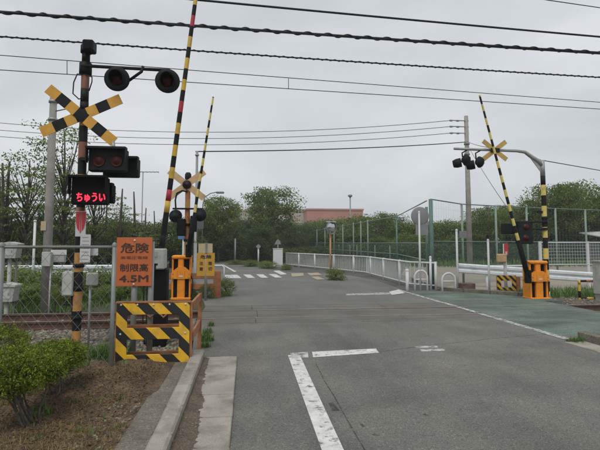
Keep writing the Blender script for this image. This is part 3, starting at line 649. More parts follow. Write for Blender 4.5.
# horn on top
q = P(91, 50, MY)
MB().box((q.x+0.015, MY-0.12, q.z), (0.17, 0.2, 0.18), bev=0.02).box((q.x+0.015, MY-0.225, q.z), (0.12, 0.012, 0.13), mi=1).build('horn', [M_black, M_blackm], th)
MB().cyl((mx_, MY, top-0.12), (mx_, MY, top+0.0), 0.085, 0.085, 14).build('mast_cap', M_black, th)
# arm with two round lamps
ya = P(120, 68, MY-0.1).z; xe = P(170, 68, MY-0.1).x
MB().cyl((mx_-0.04, MY-0.08, ya+0.02), (xe, MY-0.08, ya), 0.026, n=10).build('lamp_arm', M_black, th)
MB().cyl((mx_, MY, ya-0.09), (mx_, MY, ya+0.09), 0.095, n=14).build('clamp', M_black, th)
for px_, py_ in ((117, 79), (167.5, 81)):
    q = P(px_, py_, MY-0.16); signal_lamp(th, (q.x, MY-0.16, q.z), 0.195, (0.10, -1, -0.12), 0.20)
    MB().cyl((q.x, MY-0.09, q.z+0.12), (q.x, MY-0.08, ya), 0.02, n=8).build('hanger', M_black, th)
q0 = P(127, 82, MY-0.1); q1 = P(143, 68, MY-0.1)
MB().tube([(q0.x, MY-0.1, q0.z), (q1.x-0.02, MY-0.1, q1.z-0.06), (q1.x, MY-0.1, q1.z+0.03)], 0.024, 8).build('brace', M_black, th)
# looped cable and little bracket left of the mast
q = P(79, 77, MY)
MB().tube([(mx_, MY-0.05, q.z+0.03), (q.x, MY-0.08, q.z+0.02), (q.x-0.05, MY-0.08, q.z-0.12), (q.x-0.055, MY-0.08, q.z-0.30), (q.x+0.03, MY-0.06, q.z-0.38), (mx_, MY-0.06, q.z-0.36)], 0.01, 6).build('cable', M_cable, th)
MB().tube([(mx_, MY-0.05, q.z+0.03), (mx_+0.13, MY-0.08, q.z-0.02), (mx_+0.13, MY-0.08, q.z-0.10), (mx_+0.08, MY-0.05, q.z-0.24)], 0.01, 6).build('cable', M_cable, th)
# twin-lamp boxes
def lampbox(x0, y0, x1, y1, Y, dep, nm, lens_px=(), mt=M_sig, skew=0.0):
    a = P(x0, y0, Y); b = P(x1, y1, Y); cx, cz = (a.x+b.x)/2, (a.z+b.z)/2
    ob = MB().box((cx, Y+dep/2, cz), (b.x-a.x, dep, a.z-b.z), bev=0.018).build(nm, mt, th)
    fr_ = MB(); wv, hv = (b.x-a.x)/2, (a.z-b.z)/2
    fr_.prism([(-wv-0.012, hv-0.02), (wv+0.012, hv-0.02), (wv+0.012, hv+0.012), (-wv-0.012, hv+0.012)], 0.13, (cx, Y-0.06, cz), (1, 0, 0), (0, 0, 1))
    for s_ in (-1, 1): fr_.prism([(s_*(wv+0.004)-0.006, -hv*0.3), (s_*(wv+0.004)+0.006, -hv*0.3), (s_*(wv+0.004)+0.006, hv-0.021), (s_*(wv+0.004)-0.006, hv-0.021)], 0.11, (cx, Y-0.055, cz), (1, 0, 0), (0, 0, 1))
    fr_.build('visor', mt, ob)
    for lx, ly in lens_px:
        q = P(lx, ly, Y); MB().lathe([(0.088, -0.004), (0.092, 0.012), (0.082, 0.016), (0.076, 0.006), (0.05, 0.022), (0.0, 0.03)], (q.x, Y, q.z), (0, -1, 0), 22).build('lens', M_lens, ob)
    return ob, a, b
lampbox(88.5, 148, 126, 171.5, MY-0.28, 0.16, 'twin_lamp_box', ((99, 161), (116.5, 161)))
lampbox(103, 157.5, 138, 177, MY-0.02, 0.16, 'twin_lamp_box')
MB().box((mx_+0.3, MY-0.06, P(100, 160, MY).z), (0.62, 0.05, 0.05)).build('bracket', M_black, th)
q = P(112, 144, MY-0.2); MB().cyl((q.x, MY-0.12, q.z-0.10), (q.x, MY-0.12, q.z+0.06), 0.04, 0.02, 10).build('box_fixing', M_steel, th)
ob, a, b = lampbox(71.5, 176.5, 106.5, 204.5, MY-0.30, 0.16, 'text_display', (), M_blackm)
lampbox(84, 184, 113, 203, MY-0.0, 0.15, 'text_display', (), M_blackm)
q = P(91.5, 197.4, MY-0.3); text('ちゅうい', P(105, 197, MY-.3).x-P(76.5, 197, MY-.3).x, 0.135, (q.x-0.005, MY-0.30, q.z), M_led, ob, 0.012, bold=0.005)
for i, px_ in enumerate((98, 100.5, 103)):
    q = P(px_, 207, MY-0.2); MB().tube([(q.x, MY-0.15, q.z+0.05), (q.x+0.005*i, MY-0.15, q.z-0.05), (q.x-0.02*i, MY-0.1, q.z-0.16)], 0.007, 5).build('cable', M_cable, th)
# little plates on the mast
def plate(x0, y0, x1, y1, Y, m, nm='plate', parent=None, t=0.006):
    a = P(x0, y0, Y); b = P(x1, y1, Y)
    return MB().box(((a.x+b.x)/2, Y, (a.z+b.z)/2), (abs(b.x-a.x), t, abs(a.z-b.z)), bev=0.0015).build(nm, m, parent or th), Vector(((a.x+b.x)/2, Y, (a.z+b.z)/2)), abs(b.x-a.x), abs(a.z-b.z)
pl, c_, w_, h_ = plate(76, 211, 85.5, 236.5, MY-0.10, M_greyl, 'red_white_plate')
mb = MB()
for sx in (-1, 1): mb.prism([(sx*w_*0.12, -h_*0.30), (sx*w_*0.34, -h_*0.18), (sx*w_*0.47, h_*0.1), (sx*w_*0.47, h_*0.47), (sx*w_*0.1, h_*0.47)][::sx], 0.003, (c_.x, c_.y-0.006, c_.z), (1, 0, 0), (0, 0, 1))
mb.prism([(-w_*0.06, -h_*0.36), (w_*0.06, -h_*0.36), (w_*0.06, h_*0.47), (-w_*0.06, h_*0.47)], 0.0024, (c_.x, c_.y-0.006, c_.z), (1, 0, 0), (0, 0, 1))
mb.build('red_print', M_redp, pl)
pl, c_, w_, h_ = plate(80.5, 234.5, 90, 262.5, MY-0.13, M_greyl, 'paper_notice')
for k in range(7): MB().box((c_.x+random.uniform(-.008, .008), c_.y-0.0045, c_.z+h_*(0.40-0.13*k)), (w_*random.uniform(0.5, 0.8), 0.002, 0.008)).build('print_line', M_grey, pl)
plate(88.5, 247.5, 98, 255.5, MY-0.05, M_greyl, 'plate')
MB().cyl((mx_+0.05, MY-0.03, P(90, 252, MY).z), (mx_+0.2, MY-0.03, P(90, 252, MY).z), 0.012, n=6).build('bracket', M_steel, th)
a = P(62.5, 272, MY-0.06); b = P(73, 296, MY-0.06)
tb = MB().box(((a.x+b.x)/2, MY-0.02, (a.z+b.z)/2), (b.x-a.x, 0.12, a.z-b.z), bev=0.01).build('terminal_box', M_box, th)
MB().box(((a.x+b.x)/2, MY-0.083, (a.z+b.z)/2), ((b.x-a.x)*0.84, 0.008, (a.z-b.z)*0.9), bev=0.003).build('cover', M_boxl, tb)
for dz_ in (-0.12, 0.12): MB().box((a.x+0.004, MY-0.07, (a.z+b.z)/2+dz_), (0.016, 0.03, 0.04)).build('hinge', M_grey, tb)
MB().cyl((mx_-0.02, MY+0.05, -0.4), (mx_-0.1, MY+0.05, 1.0), 0.035, n=8).build('conduit', M_black, th)
for z_ in (1.15, 0.8, 0.35): MB().cyl((mx_, MY, z_-0.03), (mx_, MY, z_+0.03), 0.085, n=12).build('clamp', M_black, th)
for z_ in (0.95, 0.55): MB().box((mx_-0.11, MY-0.02, z_), (0.2, 0.03, 0.03)).build('bracket', M_black, th)
# trackside emergency box on short post beside the mast
q = P(92, 290, 8.2)
t2 = thing('trackside_box', 'small grey box on a thin post just right of the left signal mast', 'box', (q.x, 8.2, -0.2))
MB().cyl((q.x-0.03, 8.2, -0.3), (q.x-0.03, 8.2, P(92, 275, 8.2).z), 0.02, n=8).build('post', M_steel, t2)
a = P(88, 272.5, 8.2); b = P(98.5, 285.5, 8.2); MB().box(((a.x+b.x)/2, 8.15, (a.z+b.z)/2), (b.x-a.x, 0.1, a.z-b.z), bev=0.02).build('housing', M_boxl, t2)

# --- near gate: grey cabinet on black pedestal, striped arm raised
GY = 8.45
q = P(157, 300, GY)
th = thing('crossing_gate', 'near crossing gate with grey cabinet and thick raised striped arm leaving the frame', 'crossing gate', (q.x, GY, -0.2))
a = P(145.5, 248.5, GY); b = P(165.5, 269, GY)
cab = MB().box(((a.x+b.x)/2, GY, (a.z+b.z)/2), (b.x-a.x, 0.30, a.z-b.z), bev=0.02).build('cabinet', M_boxl, th)
MB().box(((a.x+b.x)/2, GY-0.153, (a.z+b.z)/2+0.08), (0.12, 0.01, 0.09), bev=0.002).build('cabinet_door', M_box, cab)
MB().box(((a.x+b.x)/2+0.02, GY-0.154, (a.z+b.z)/2-0.09), (0.09, 0.012, 0.03)).build('latch', M_black, cab)
MB().box(((a.x+b.x)/2+0.02, GY-0.154, (a.z+b.z)/2-0.14), (0.035, 0.012, 0.1)).build('latch', M_black, cab)
a2 = P(148, 269, GY); b2 = P(167, 300, GY)
MB().box(((a2.x+b2.x)/2, GY+0.05, (a2.z-0.35)/2+0.0), (b2.x-a2.x, 0.26, a2.z+0.35-0.005), bev=0.015).build('pedestal', M_blackm, th)
q = P(146.5, 250, GY-.1); MB().lathe([(0.0, 0.02), (0.05, 0.02), (0.055, 0), (0.05, -0.02), (0, -0.02)], (q.x-0.03, GY-0.12, q.z), (0.3, -1, 0), 14).build('reflector', M_redp, th)
AY = GY+0.12
p0 = P(161.5, 262, AY); p1 = P(168.2, 200, AY); p2 = P(195.5, 0, AY); d = (p2-p1).normalized()
base = p1-d*((p1-p0).length); 
mb = MB(); s0 = p1-d*0.02
banded(mb, s0, s0+d*5.6, 0.047, 0.032, [2, 0, 1, 0, 1, 0, 1, 0], 0.205, 12)
banded(mb, s0-d*0.82, s0, 0.055, 0.047, [0, 0, 0, 1], 0.205, 12)
mb.build('arm', [M_black, M_yel, M_red], th)
MB().box(base+Vector((0.0, 0, 0.05)), (0.16, 0.16, 0.42), bev=0.02).build('arm_clamp', M_blackm, th)
MB().cyl(base+Vector((-0.02, 0.16, -0.05)), base+Vector((-0.02, -0.20, -0.05)), 0.05, n=12).build('pivot', M_black, th)
MB().box(base+Vector((-0.08, 0.16, -0.35)), (0.14, 0.12, 0.62), bev=0.02).build('counterweight', M_blackm, th)
MB().tube([(a.x+0.1, GY-0.1, a.z-0.04), (a.x+0.02, GY-0.12, a.z-0.3), (a.x+0.0, GY-0.08, 0.2), (a.x+0.03, GY, -0.3)], 0.012, 6).build('cable', M_cable, th)
# --- concrete pole left with boxes
UY = 12.0
b0 = P(45.5, 300, UY)
th = thing('utility_pole', 'weathered concrete utility pole behind the tracks left of the signal mast', 'utility pole', (b0.x, UY, -0.25))
MB().tube([(b0.x, UY, -0.5), (b0.x+0.0, UY, P(50, 89, UY).z)], 0.13, 18, radii=[0.115, 0.08]).build('shaft', M_pole, th)
q = P(46, 226, UY); MB().box((q.x-0.01, UY-0.115, q.z), (0.12, 0.02, 0.22)).build('plate', M_cream, th)
for z_ in (5.0, 4.55): MB().cyl((b0.x, UY, z_-0.03), (b0.x, UY, z_+0.03), 0.108, n=14).build('band', M_steel, th)
q = P(56, 122, UY)
MB().tube([(b0.x+0.08, UY-0.05, 4.75), (b0.x+0.35, UY-0.1, 4.80), (b0.x+0.5, UY-0.1, 4.65), (b0.x+0.38, UY-0.1, 4.50), (b0.x+0.1, UY-0.08, 4.45)], 0.014, 6).build('cable_loop', M_cableg, th)
a = P(48, 249, UY); b = P(66, 266, UY)
MB().box((a.x-0.02+0.1, UY-0.2, (a.z+b.z)/2-0.03), (0.2, 0.2, 0.34), bev=0.01).build('meter_box', M_boxl, th)
MB().box(((a.x+b.x)/2+0.08, UY-0.1, (a.z+b.z)/2+0.02), (0.3, 0.12, 0.26), bev=0.01).build('meter_box', M_box, th)
MB().box(((a.x+b.x)/2+0.1, UY-0.17, (a.z+b.z)/2+0.13), (0.36, 0.008, 0.12)).build('plate', M_greyl, th)
MB().cyl((b0.x+0.14, UY-0.15, -0.4), (b0.x+0.15, UY-0.15, b.z+0.05), 0.018, n=8).build('conduit', M_boxl, th)
# instrument boxes on posts at the left edge
def instr(px0, py0, px1, py1, Y, zb_, label):
    a = P(px0, py0, Y); b = P(px1, py1, Y); cx = (a.x+b.x)/2
    t = thing('relay_box', label, 'box', (cx, Y, zb_), 'grey relay boxes on posts by the tracks')
    wv = b.x-a.x; hv = a.z-b.z
    mb = MB(); mb.prism([(-wv*0.36, 0), (wv*0.36, 0), (wv*0.46, hv*0.9), (-wv*0.46, hv*0.9)], 0.28, (cx, Y, b.z), (1, 0, 0), (0, 0, 1))
    hb = mb.build('housing', M_box, t); MB().box((cx, Y-0.143, b.z+hv*0.45), (wv*0.5, 0.008, hv*0.55), bev=0.002).build('door', M_boxl, hb); MB().box((cx+wv*0.18, Y-0.15, b.z+hv*0.45), (0.02, 0.012, 0.05)).build('latch', M_grey, hb)
    MB().prism([(-wv*0.5, 0), (wv*0.5, 0), (wv*0.5, hv*0.10), (0.0, hv*0.22), (-wv*0.5, hv*0.10)], 0.34, (cx, Y, b.z+hv*0.86), (1, 0, 0), (0, 0, 1)).build('lid', M_boxl, t)
    MB().cyl((cx-0.02, Y, zb_-0.2), (cx-0.02, Y, b.z), 0.045, n=10).build('post', M_box, t)
    MB().cyl((cx+wv*0.3, Y, zb_-0.2), (cx+wv*0.3, Y, b.z), 0.022, n=8).build('conduit', M_cableg, t)
instr(2, 243, 20.5, 258, 11.7, -0.25, 'sloping-lid grey relay box on a post, upper one at the left edge')
instr(-2, 284, 18, 301, 11.2, -0.25, 'low grey relay box just above the rails at the left edge')
q = P(33, 272, 14.5); t = thing('marker_pole', 'slender white pole left of the concrete utility pole', 'pole', (q.x, 14.5, -0.1))
MB().cyl((q.x, 14.5, -0.3), (q.x, 14.5, P(33, 222, 14.5).z), 0.035, n=10).build('shaft', M_white, t)
MB().lathe([(0.035, 0), (0.045, 0.01), (0.045, 0.05), (0.0, 0.07)], (q.x, 14.5, P(33, 222, 14.5).z), (0, 0, 1), 10).build('cap', M_greyl, t)

# --- W-beam guardrails
def guardrail(p0, p1, z, label, npost=6, m=M_whiter, zb=None):
    zz = (z, z if zb is None else zb)
    p0 = Vector((*p0, 0)); p1 = Vector((*p1, 0)); d = (p1-p0); L = d.length; d.normalize(); nrm = Vector((d.y, -d.x, 0))
    if nrm.y > 0: nrm = -nrm
    t = thing('guardrail', label, 'guardrail', (p0+p1)/2)
    prof = [(0.0, 0.17), (0.05, 0.13), (0.05, 0.06), (0.0, 0.02), (0.0, -0.02), (0.05, -0.06), (0.05, -0.13), (0.0, -0.17)]
    n_ = len(prof); vs = [p+nrm*q[0]+Vector((0, 0, zz[k]+q[1])) for k, p in enumerate((p0, p1)) for q in prof]; vs += [p+nrm*(q[0]-0.006)+Vector((0, 0, zz[k]+q[1])) for k, p in enumerate((p0, p1)) for q in prof]
    fs = [(i, i+1, n_+i+1, n_+i) for i in range(n_-1)]+[(2*n_+i, 3*n_+i, 3*n_+i+1, 2*n_+i+1) for i in range(n_-1)]
    MB().add(vs, fs).build('beam', m, t)
    for i in range(npost):
        p = p0+d*(L*(i+0.5)/npost)-nrm*0.06; MB().cyl(p+Vector((0, 0, -0.4)), p+Vector((0, 0, zz[0]+(zz[1]-zz[0])*(i+0.5)/npost+0.12)), 0.057, n=10).build('post', m, t)
    return t
guardrail((-22, 15.6), (-3.6, 16.0), 0.62, 'long pale guardrail along the weeds behind the left tracks', 9)

# ================================================================== far-left gate group
def orange_machine(px0, py0, px1, py1, Y, z0, label, arm, armr, seg, face=1):
    """orange gate machine: slotted pedestal, flared cover, open yoke, raised banded arm"""
    a = P(px0, py0, Y); b = P(px1, py1, Y); cx = (a.x+b.x)/2; W = b.x-a.x; zt = a.z
    t = thing('crossing_gate', label, 'crossing gate', (cx, Y, z0)); H = zt-z0
    MB().box((cx, Y, z0+0.02), (W*1.05, 0.45, 0.06), bev=0.01).build('base_plate', M_morange, t)
    MB().box((cx, Y+0.04, z0+H*0.26), (W*0.86, 0.30, H*0.50), bev=0.01).build('core', M_blackm, t)
    MB().box((cx, Y-0.02, z0+H*0.25), (W*0.40, 0.34, H*0.50), bev=0.02).build('front_column', M_morange, t)
    for s_ in (-1, 1): MB().box((cx+s_*W*0.455, Y+0.02, z0+H*0.25), (W*0.09, 0.36, H*0.5), bev=0.008).build('side_plate', M_morange, t)
    mb = MB(); mb.prism([(-W*0.5, H*0.47), (W*0.5, H*0.47), (W*0.5, H*0.60), (W*0.40, H*0.66), (W*0.17, H*0.74), (-W*0.17, H*0.74), (-W*0.40, H*0.66), (-W*0.5, H*0.60)], 0.40, (cx, Y-0.02, z0), (1, 0, 0), (0, 0, 1))
    mb.build('cover', M_morange, t)
    MB().box((cx, Y+0.05, z0+H*0.80), (W*0.84, 0.26, H*0.34), bev=0.02).build('motor_box', M_blackm, t)
    MB().box((cx-W*0.03, Y-0.09, z0+H*0.83), (W*0.30, 0.16, H*0.26), bev=0.02).build('gear_cover', M_morange, t)
    for s_ in (-1, 1): MB().box((cx+s_*W*0.46, Y+0.02, z0+H*0.80), (W*0.08, 0.34, H*0.38), bev=0.008).build('yoke_side', M_morange, t)
    MB().box((cx, Y+0.0, z0+H*0.965), (W*1.02, 0.40, H*0.085), bev=0.03).build('top_cap', M_morange, t)
    MB().box((cx-W*0.2, Y-0.223, z0+H*0.57), (W*0.012, 0.006, H*0.16)).box((cx+W*0.2, Y-0.223, z0+H*0.57), (W*0.012, 0.006, H*0.16)).build('door_seam', M_timber, t)
    MB().box((cx, Y-0.224, z0+H*0.53), (W*0.2, 0.008, H*0.035), bev=0.002).build('name_plate', M_greyl, t)
    for bx_, bz_ in ((-0.42, 0.5), (0.42, 0.5), (-0.42, 0.585), (0.42, 0.585)): MB().lathe([(0.016, 0), (0.014, 0.012), (0, 0.014)], (cx+W*bx_, Y-0.22, z0+H*bz_), (0, -1, 0), 6).build('bolt', M_grey, t)
    MB().tube([(cx+W*0.3, Y-0.1, z0+H*0.7), (cx+W*0.6, Y-0.14, z0+H*0.45), (cx+W*0.58, Y-0.1, z0+H*0.15), (cx+W*0.5, Y-0.05, z0)], 0.016, 6).build('cable', M_cable, t)
    (ax, ay), (bx2, by2) = arm; p0 = P(ax, ay, Y-0.3*face); p1 = P(bx2, by2, Y-0.3*face); d = (p1-p0).normalized(); L = (p1-p0).length
    mb = MB(); banded(mb, p0, p1, armr, armr*0.55, [0, 1], seg, 10); mb.build('arm', [M_black, M_yelp], t)
    MB().tube([p0-d*0.45, p0+d*0.5], armr*1.5, 8).build('arm_holder', M_blackm, t)
    MB().box(p0-d*0.40, (0.16, 0.12, 0.35), bev=0.02).build('counterweight', M_blackm, t)
    MB().cyl(p0, (p0.x if abs(p0.x-cx) < W/2 else cx+math.copysign(W*0.5, p0.x-cx), Y, p0.z), 0.04, n=8).build('pivot', M_black, t)
    return t
q = G(182, 298)
orange_machine(173, 255.5, 191, 298, q.y, 0.0-0.02, 'orange gate machine across the tracks on the left with a thin raised arm', ((191, 236), (213.2, 97)), 0.045, 0.215)
# far-left signal mast, seen from behind
SY2 = 13.9; q = P(187, 240, SY2); mxx = q.x
th = thing('crossing_signal', 'far signal mast on the left seen from behind with tan crossbuck', 'crossing signal', (mxx, SY2, -0.05))
mb = MB(); banded(mb, (mxx, SY2, -0.1), (mxx, SY2, P(187, 176, SY2).z), 0.075, 0.075, [1, 0], 0.32, 14); mb.build('mast', [M_timber, M_yelm], th)
cc = P(187, 185, SY2)
crossbuck(th, (cc.x, SY2-0.06, cc.z), 0.64, 0.19, (0, -1, 0), [(1, 0)], [M_crossb], (R(38), R(-38)))
MB().lathe([(0.0, 0.03), (0.12, 0.02), (0.13, 0.0), (0.12, -0.02)], (cc.x+0.01, SY2-0.11, cc.z), (0, -1, 0), 16).build('centre_disc', M_black, th)
MB().lathe([(0.06, 0.0), (0.05, 0.02), (0.0, 0.03)], (cc.x+0.02, SY2-0.14, cc.z), (0, -1, 0), 12).build('lens', M_lens, th)
q = P(187, 180, SY2); MB().lathe([(0.075, 0), (0.095, 0.05), (0.095, 0.16), (0.06, 0.22), (0, 0.23)], (mxx, SY2, q.z), (0, 0, 1), 14).build('bell', M_black, th)
q = P(180, 192, SY2)
MB().tube([(mxx, SY2-0.08, q.z), (mxx-0.15, SY2-0.1, q.z+0.03), (mxx-0.30, SY2-0.1, q.z-0.05), (mxx-0.34, SY2-0.1, q.z-0.25), (mxx-0.32, SY2-0.1, q.z-0.5)], 0.025, 8).build('conduit', M_black, th)
ya = P(187, 209, SY2).z
MB().box((mxx+0.02, SY2-0.1, ya), (0.86, 0.05, 0.05)).build('lamp_arm', M_black, th)
for px_, py_ in ((175.5, 216), (200, 215)):
    q = P(px_, py_, SY2); signal_lamp(th, (q.x, SY2+0.02, q.z), 0.19, (0.05, 1, -0.05), 0.24, lens=True)
    MB().lathe([(0.0, 0.14), (0.07, 0.13), (0.1, 0.08), (0.1, 0.0)], (q.x, SY2-0.05, q.z), (0, -1, 0), 14).build('lamp_back', M_sig, th)
a = P(178, 219, SY2); b = P(186, 236, SY2); MB().box(((a.x+b.x)/2, SY2-0.12, (a.z+b.z)/2), (b.x-a.x, 0.2, a.z-b.z), bev=0.02).build('lamp_box', M_blackm, th)
a = P(191, 216, SY2); b = P(197, 232, SY2); MB().box(((a.x+b.x)/2, SY2-0.1, (a.z+b.z)/2), (b.x-a.x, 0.2, a.z-b.z), bev=0.02).build('lamp_box', M_blackm, th)
for z_ in (ya-0.5, ya-0.95): MB().cyl((mxx, SY2, z_), (mxx, SY2, z_+0.08), 0.1, n=12).build('clamp', M_black, th)
# grey-backed plate and slim pole behind it
q = P(199.5, 222, 14.6); t = thing('plate_on_pole', 'grey sign plate on a white pole behind the far left mast', 'sign', (q.x-0.1, 14.6, -0.05))
MB().cyl((q.x-0.12, 14.6, -0.2), (q.x-0.12, 14.6, q.z+0.2), 0.03, n=8).build('pole', M_white, t)
MB().box((q.x, 14.55, q.z), (0.26, 0.01, 0.42), bev=0.003).build('sign_plate', M_grey, t)
q = P(183, 262, 14.9); t = thing('plate_on_pole', 'small blue plate on a white pole above the far orange machine', 'sign', (q.x, 14.9, -0.05))
MB().cyl((q.x, 14.9, -0.2), (q.x, 14.9, P(183, 236, 14.9).z), 0.03, n=8).build('pole', M_white, t)
z_ = P(183, 237, 14.9).z; MB().box((q.x-0.03, 14.86, z_), (0.26, 0.01, 0.13), bev=0.003).build('sign_plate', M_blue, t)
q = P(195, 262, 14.3); t = thing('marker_pole', 'short white pole between the orange machine and the yellow sign', 'pole', (q.x, 14.3, -0.05))
MB().cyl((q.x, 14.3, -0.2), (q.x, 14.3, P(195, 243, 14.3).z), 0.045, n=10).build('shaft', M_white, t); MB().cyl((q.x, 14.3, P(195, 243, 14.3).z), (q.x, 14.3, P(195, 240, 14.3).z), 0.03, n=10).build('cap', M_greyl, t)
# yellow sign
YY = 12.55
q = P(205.5, 290, YY); t = thing('warning_sign', 'yellow notice with dark characters and a cream board above it', 'sign', (q.x, YY, -0.1))
MB().cyl((q.x, YY+0.03, -0.3), (q.x, YY+0.03, P(205, 243, YY).z), 0.036, n=10).build('post', M_fence_s, t)
pl, c_, w_, h_ = plate(197, 253, 214.5, 276, YY, M_ysign, 'sign_panel', t)
text('危険', w_*0.62, h_*0.16, (c_.x, YY, c_.z+h_*0.33), M_ink, pl, 0.005, bold=0.005)
for i, (s_, tx) in enumerate(((0.25, '踏切'), (-0.25, '注意'))):
    for j, ch in enumerate(tx): text(ch, w_*0.2, h_*0.15, (c_.x+s_*w_, YY, c_.z+h_*(0.05-0.24*j)), M_ink, pl, 0.005, bold=0.004)
plate(198.5, 243.5, 212.5, 253, YY-0.002, M_cream, 'cream_board', t)
MB().box((c_.x+0.01, YY-0.012, P(205, 248, YY).z), (0.05, 0.016, 0.27)).build('clamp_bar', M_fence_s, t)
# orange timber guard
TY = 13.2
q = P(217, 294, TY); t = thing('timber_barrier', 'peeling orange timber barrier beside the yellow sign across the tracks', 'barrier', (q.x, TY, -0.1))
MB().box((q.x, TY, P(217, 283, TY).z-0.06), (0.20, 0.12, 0.80), bev=0.015).build('post', M_timber, t)
x0 = P(164, 280, TY).x
MB().box((x0, TY, 0.33), (0.12, 0.1, 0.8), bev=0.015).build('post', M_timber, t)
for py_ in (276, 286.5):
    z_ = P(190, py_, TY).z; MB().box(((q.x+x0)/2, TY-0.03, z_), (q.x-x0+0.1, 0.05, 0.16), bev=0.01).build('rail_board', M_timber, t)
# white pipe corner by the road edge
q = P(224, 278, 19.5); t = thing('pipe_barrier', 'low white pipe barrier at the road edge behind the orange timber', 'barrier', (q.x, 19.5, 0))
z_ = 0.58; xa = P(206, 270, 19.5).x
MB().tube([(q.x, 19.5, -0.1), (q.x, 19.5, z_-0.08), (q.x-0.08, 19.5, z_), (xa, 19.5, z_)], 0.035, 8).build('pipe', M_white, t)
MB().cyl((xa, 19.5, -0.1), (xa, 19.5, z_+0.03), 0.035, n=8).build('post', M_white, t)
# steel pole and street lamp
q = P(195.5, 250, 20); t = thing('steel_pole', 'thin steel pole rising behind the far left crossbuck', 'pole', (q.x, 20, -0.1))
MB().tube([(q.x, 20, -0.3), (q.x, 20, P(195.5, 151, 20).z)], 0.06, 10, radii=[0.065, 0.05]).build('shaft', M_grey, t)
MB().cyl((q.x, 20, 5.2), (q.x, 20, 5.26), 0.085, n=10).build('band', M_steel, t)
q = P(202, 250, 31); t = thing('street_lamp', 'street lamp with curved arm reaching right over the distant trees', 'street lamp', (q.x, 31, -0.1)); zl = P(212, 193, 31).z
xe = P(217, 193, 31).x
MB().tube([(q.x, 31, -0.3), (q.x, 31, zl-0.8), (q.x+0.1, 31, zl-0.3), (q.x+0.5, 31, zl-0.02), (xe, 31, zl+0.06)], 0.035, 8).build('pole', M_grey, t)
MB().box((xe+0.2, 31, zl+0.04), (0.55, 0.22, 0.14), bev=0.05).build('lamp_head', M_grey, t)

# ================================================================== right gate group
q = G(536, 298); GYR = q.y
orange_machine(526, 261, 545, 298, GYR, -0.02, 'orange gate machine on the right with a raised striped arm', ((524.0, 262), (479.5, 95)), 0.045, 0.20)
MRY = GYR+0.25
q = P(547.5, 296, MRY); mxr = q.x
th = thing('crossing_signal', 'right overhanging signal with yellow black mast and grey curved arm', 'crossing signal', (mxr, MRY, -0.05))
zt = P(544, 176, MRY).z
mb = MB(); banded(mb, (mxr, MRY, -0.15), (mxr, MRY, zt), 0.070, 0.066, [1, 0], 0.30, 16); mb.build('mast', [M_black, M_yelp], th)
z160 = P(544, 162, MRY).z; zarm = P(500, 150.5, MRY).z; xl = P(454, 150.5, MRY).x; x20 = P(520, 151, MRY).x
MB().cyl((mxr, MRY, zt-0.01), (mxr, MRY, z160+0.05), 0.065, 0.062, 14).build('mast_top', M_steel, th)
MB().tube([(mxr, MRY, z160-0.12), (mxr-0.12, MRY, z160+0.02), (mxr-0.35, MRY, z160+0.16), (x20+0.15, MRY, zarm-0.03), (x20-0.1, MRY, zarm), (xl, MRY, zarm+0.02)], 0.05, 10, radii=[0.06, 0.06, 0.055, 0.048, 0.043, 0.036]).build('overhang_arm', M_steel, th)
MB().prism([(-0.02, -0.35), (0.0, 0.05), (-0.45, 0.22)], 0.02, (mxr, MRY, z160), (1, 0, 0), (0, 0, 1)).build('gusset', M_steel, th)
cc = P(493, 151, MRY)
crossbuck(th, (cc.x, MRY-0.07, cc.z), 0.43, 0.13, (0, -1, 0), [(1, 0)], [M_crossy], (R(37), R(-37)))
MB().box((cc.x, MRY-0.10, cc.z), (0.26, 0.05, 0.12)).build('crossbuck_clamp', M_black, th)
for px_, py_, fx in ((463.5, 161, 1), (477, 163, 1)):
    q = P(px_, py_, MRY); lp_ = signal_lamp(th, (q.x, MRY-0.15, q.z), 0.16, (0.55, -0.8, -0.1), 0.1, lens=False)
    MB().lathe([(0.16, -0.02), (0.14, 0.05), (0.08, 0.10), (0.0, 0.12)], (q.x, MRY-0.15, q.z), (0.55, -0.8, -0.1), 18).build('lamp_back', M_sig, lp_)
    q2 = P(px_-7, py_+1, MRY); MB().lathe([(0.13, 0.0), (0.13, 0.12), (0.1, 0.22), (0.07, 0.05), (0.0, 0.04)], (q2.x+0.16, MRY+0.05, q2.z), (-0.8, 0.5, -0.15), 16).build('lamp_hood', M_sig, lp_)
    MB().tube([(q.x-0.05, MRY-0.05, q.z+0.1), (q.x-0.05, MRY-0.03, zarm-0.10), (q.x+0.1, MRY, zarm-0.02)], 0.02, 6).build('hanger', M_black, lp_)
# lower lamp boxes behind the arm
z1_, z2_ = P(530, 222, MRY).z, P(530, 229, MRY).z
for z_, px_ in ((z1_, 510), (z2_, 514)): MB().cyl((mxr, MRY-0.05, z_), (P(px_, 225, MRY).x, MRY-0.05, z_), 0.022, n=8).build('bracket', M_black, th)
a = P(516, 221, MRY); b = P(531, 244, MRY); bx3 = MB().box(((a.x+b.x)/2, MRY-0.02, (a.z+b.z)/2), (b.x-a.x, 0.22, a.z-b.z), bev=0.02).build('twin_lamp_box', M_sig, th)
for py_ in (227, 238):
    q = P(527, py_, MRY-0.13); MB().lathe([(0.09, 0), (0.08, 0.02), (0, 0.04)], (q.x-0.03, MRY-0.13, q.z), (0, -1, 0), 14).build('lens', M_lens, bx3)
a = P(506, 223, MRY); b = P(518, 234, MRY); MB().box(((a.x+b.x)/2, MRY+0.2, (a.z+b.z)/2), (b.x-a.x, 0.2, a.z-b.z), bev=0.02).build('twin_lamp_box', M_sig, th)
MB().tube([(P(531, 240, MRY).x, MRY-0.03, P(531, 241, MRY).z), (P(537, 238, MRY).x, MRY-0.05, P(537, 240, MRY).z), (P(540, 232, MRY).x, MRY-0.05, P(540, 231, MRY).z), (mxr, MRY-0.08, z2_-0.02)], 0.016, 6).build('cable', M_cable, th)
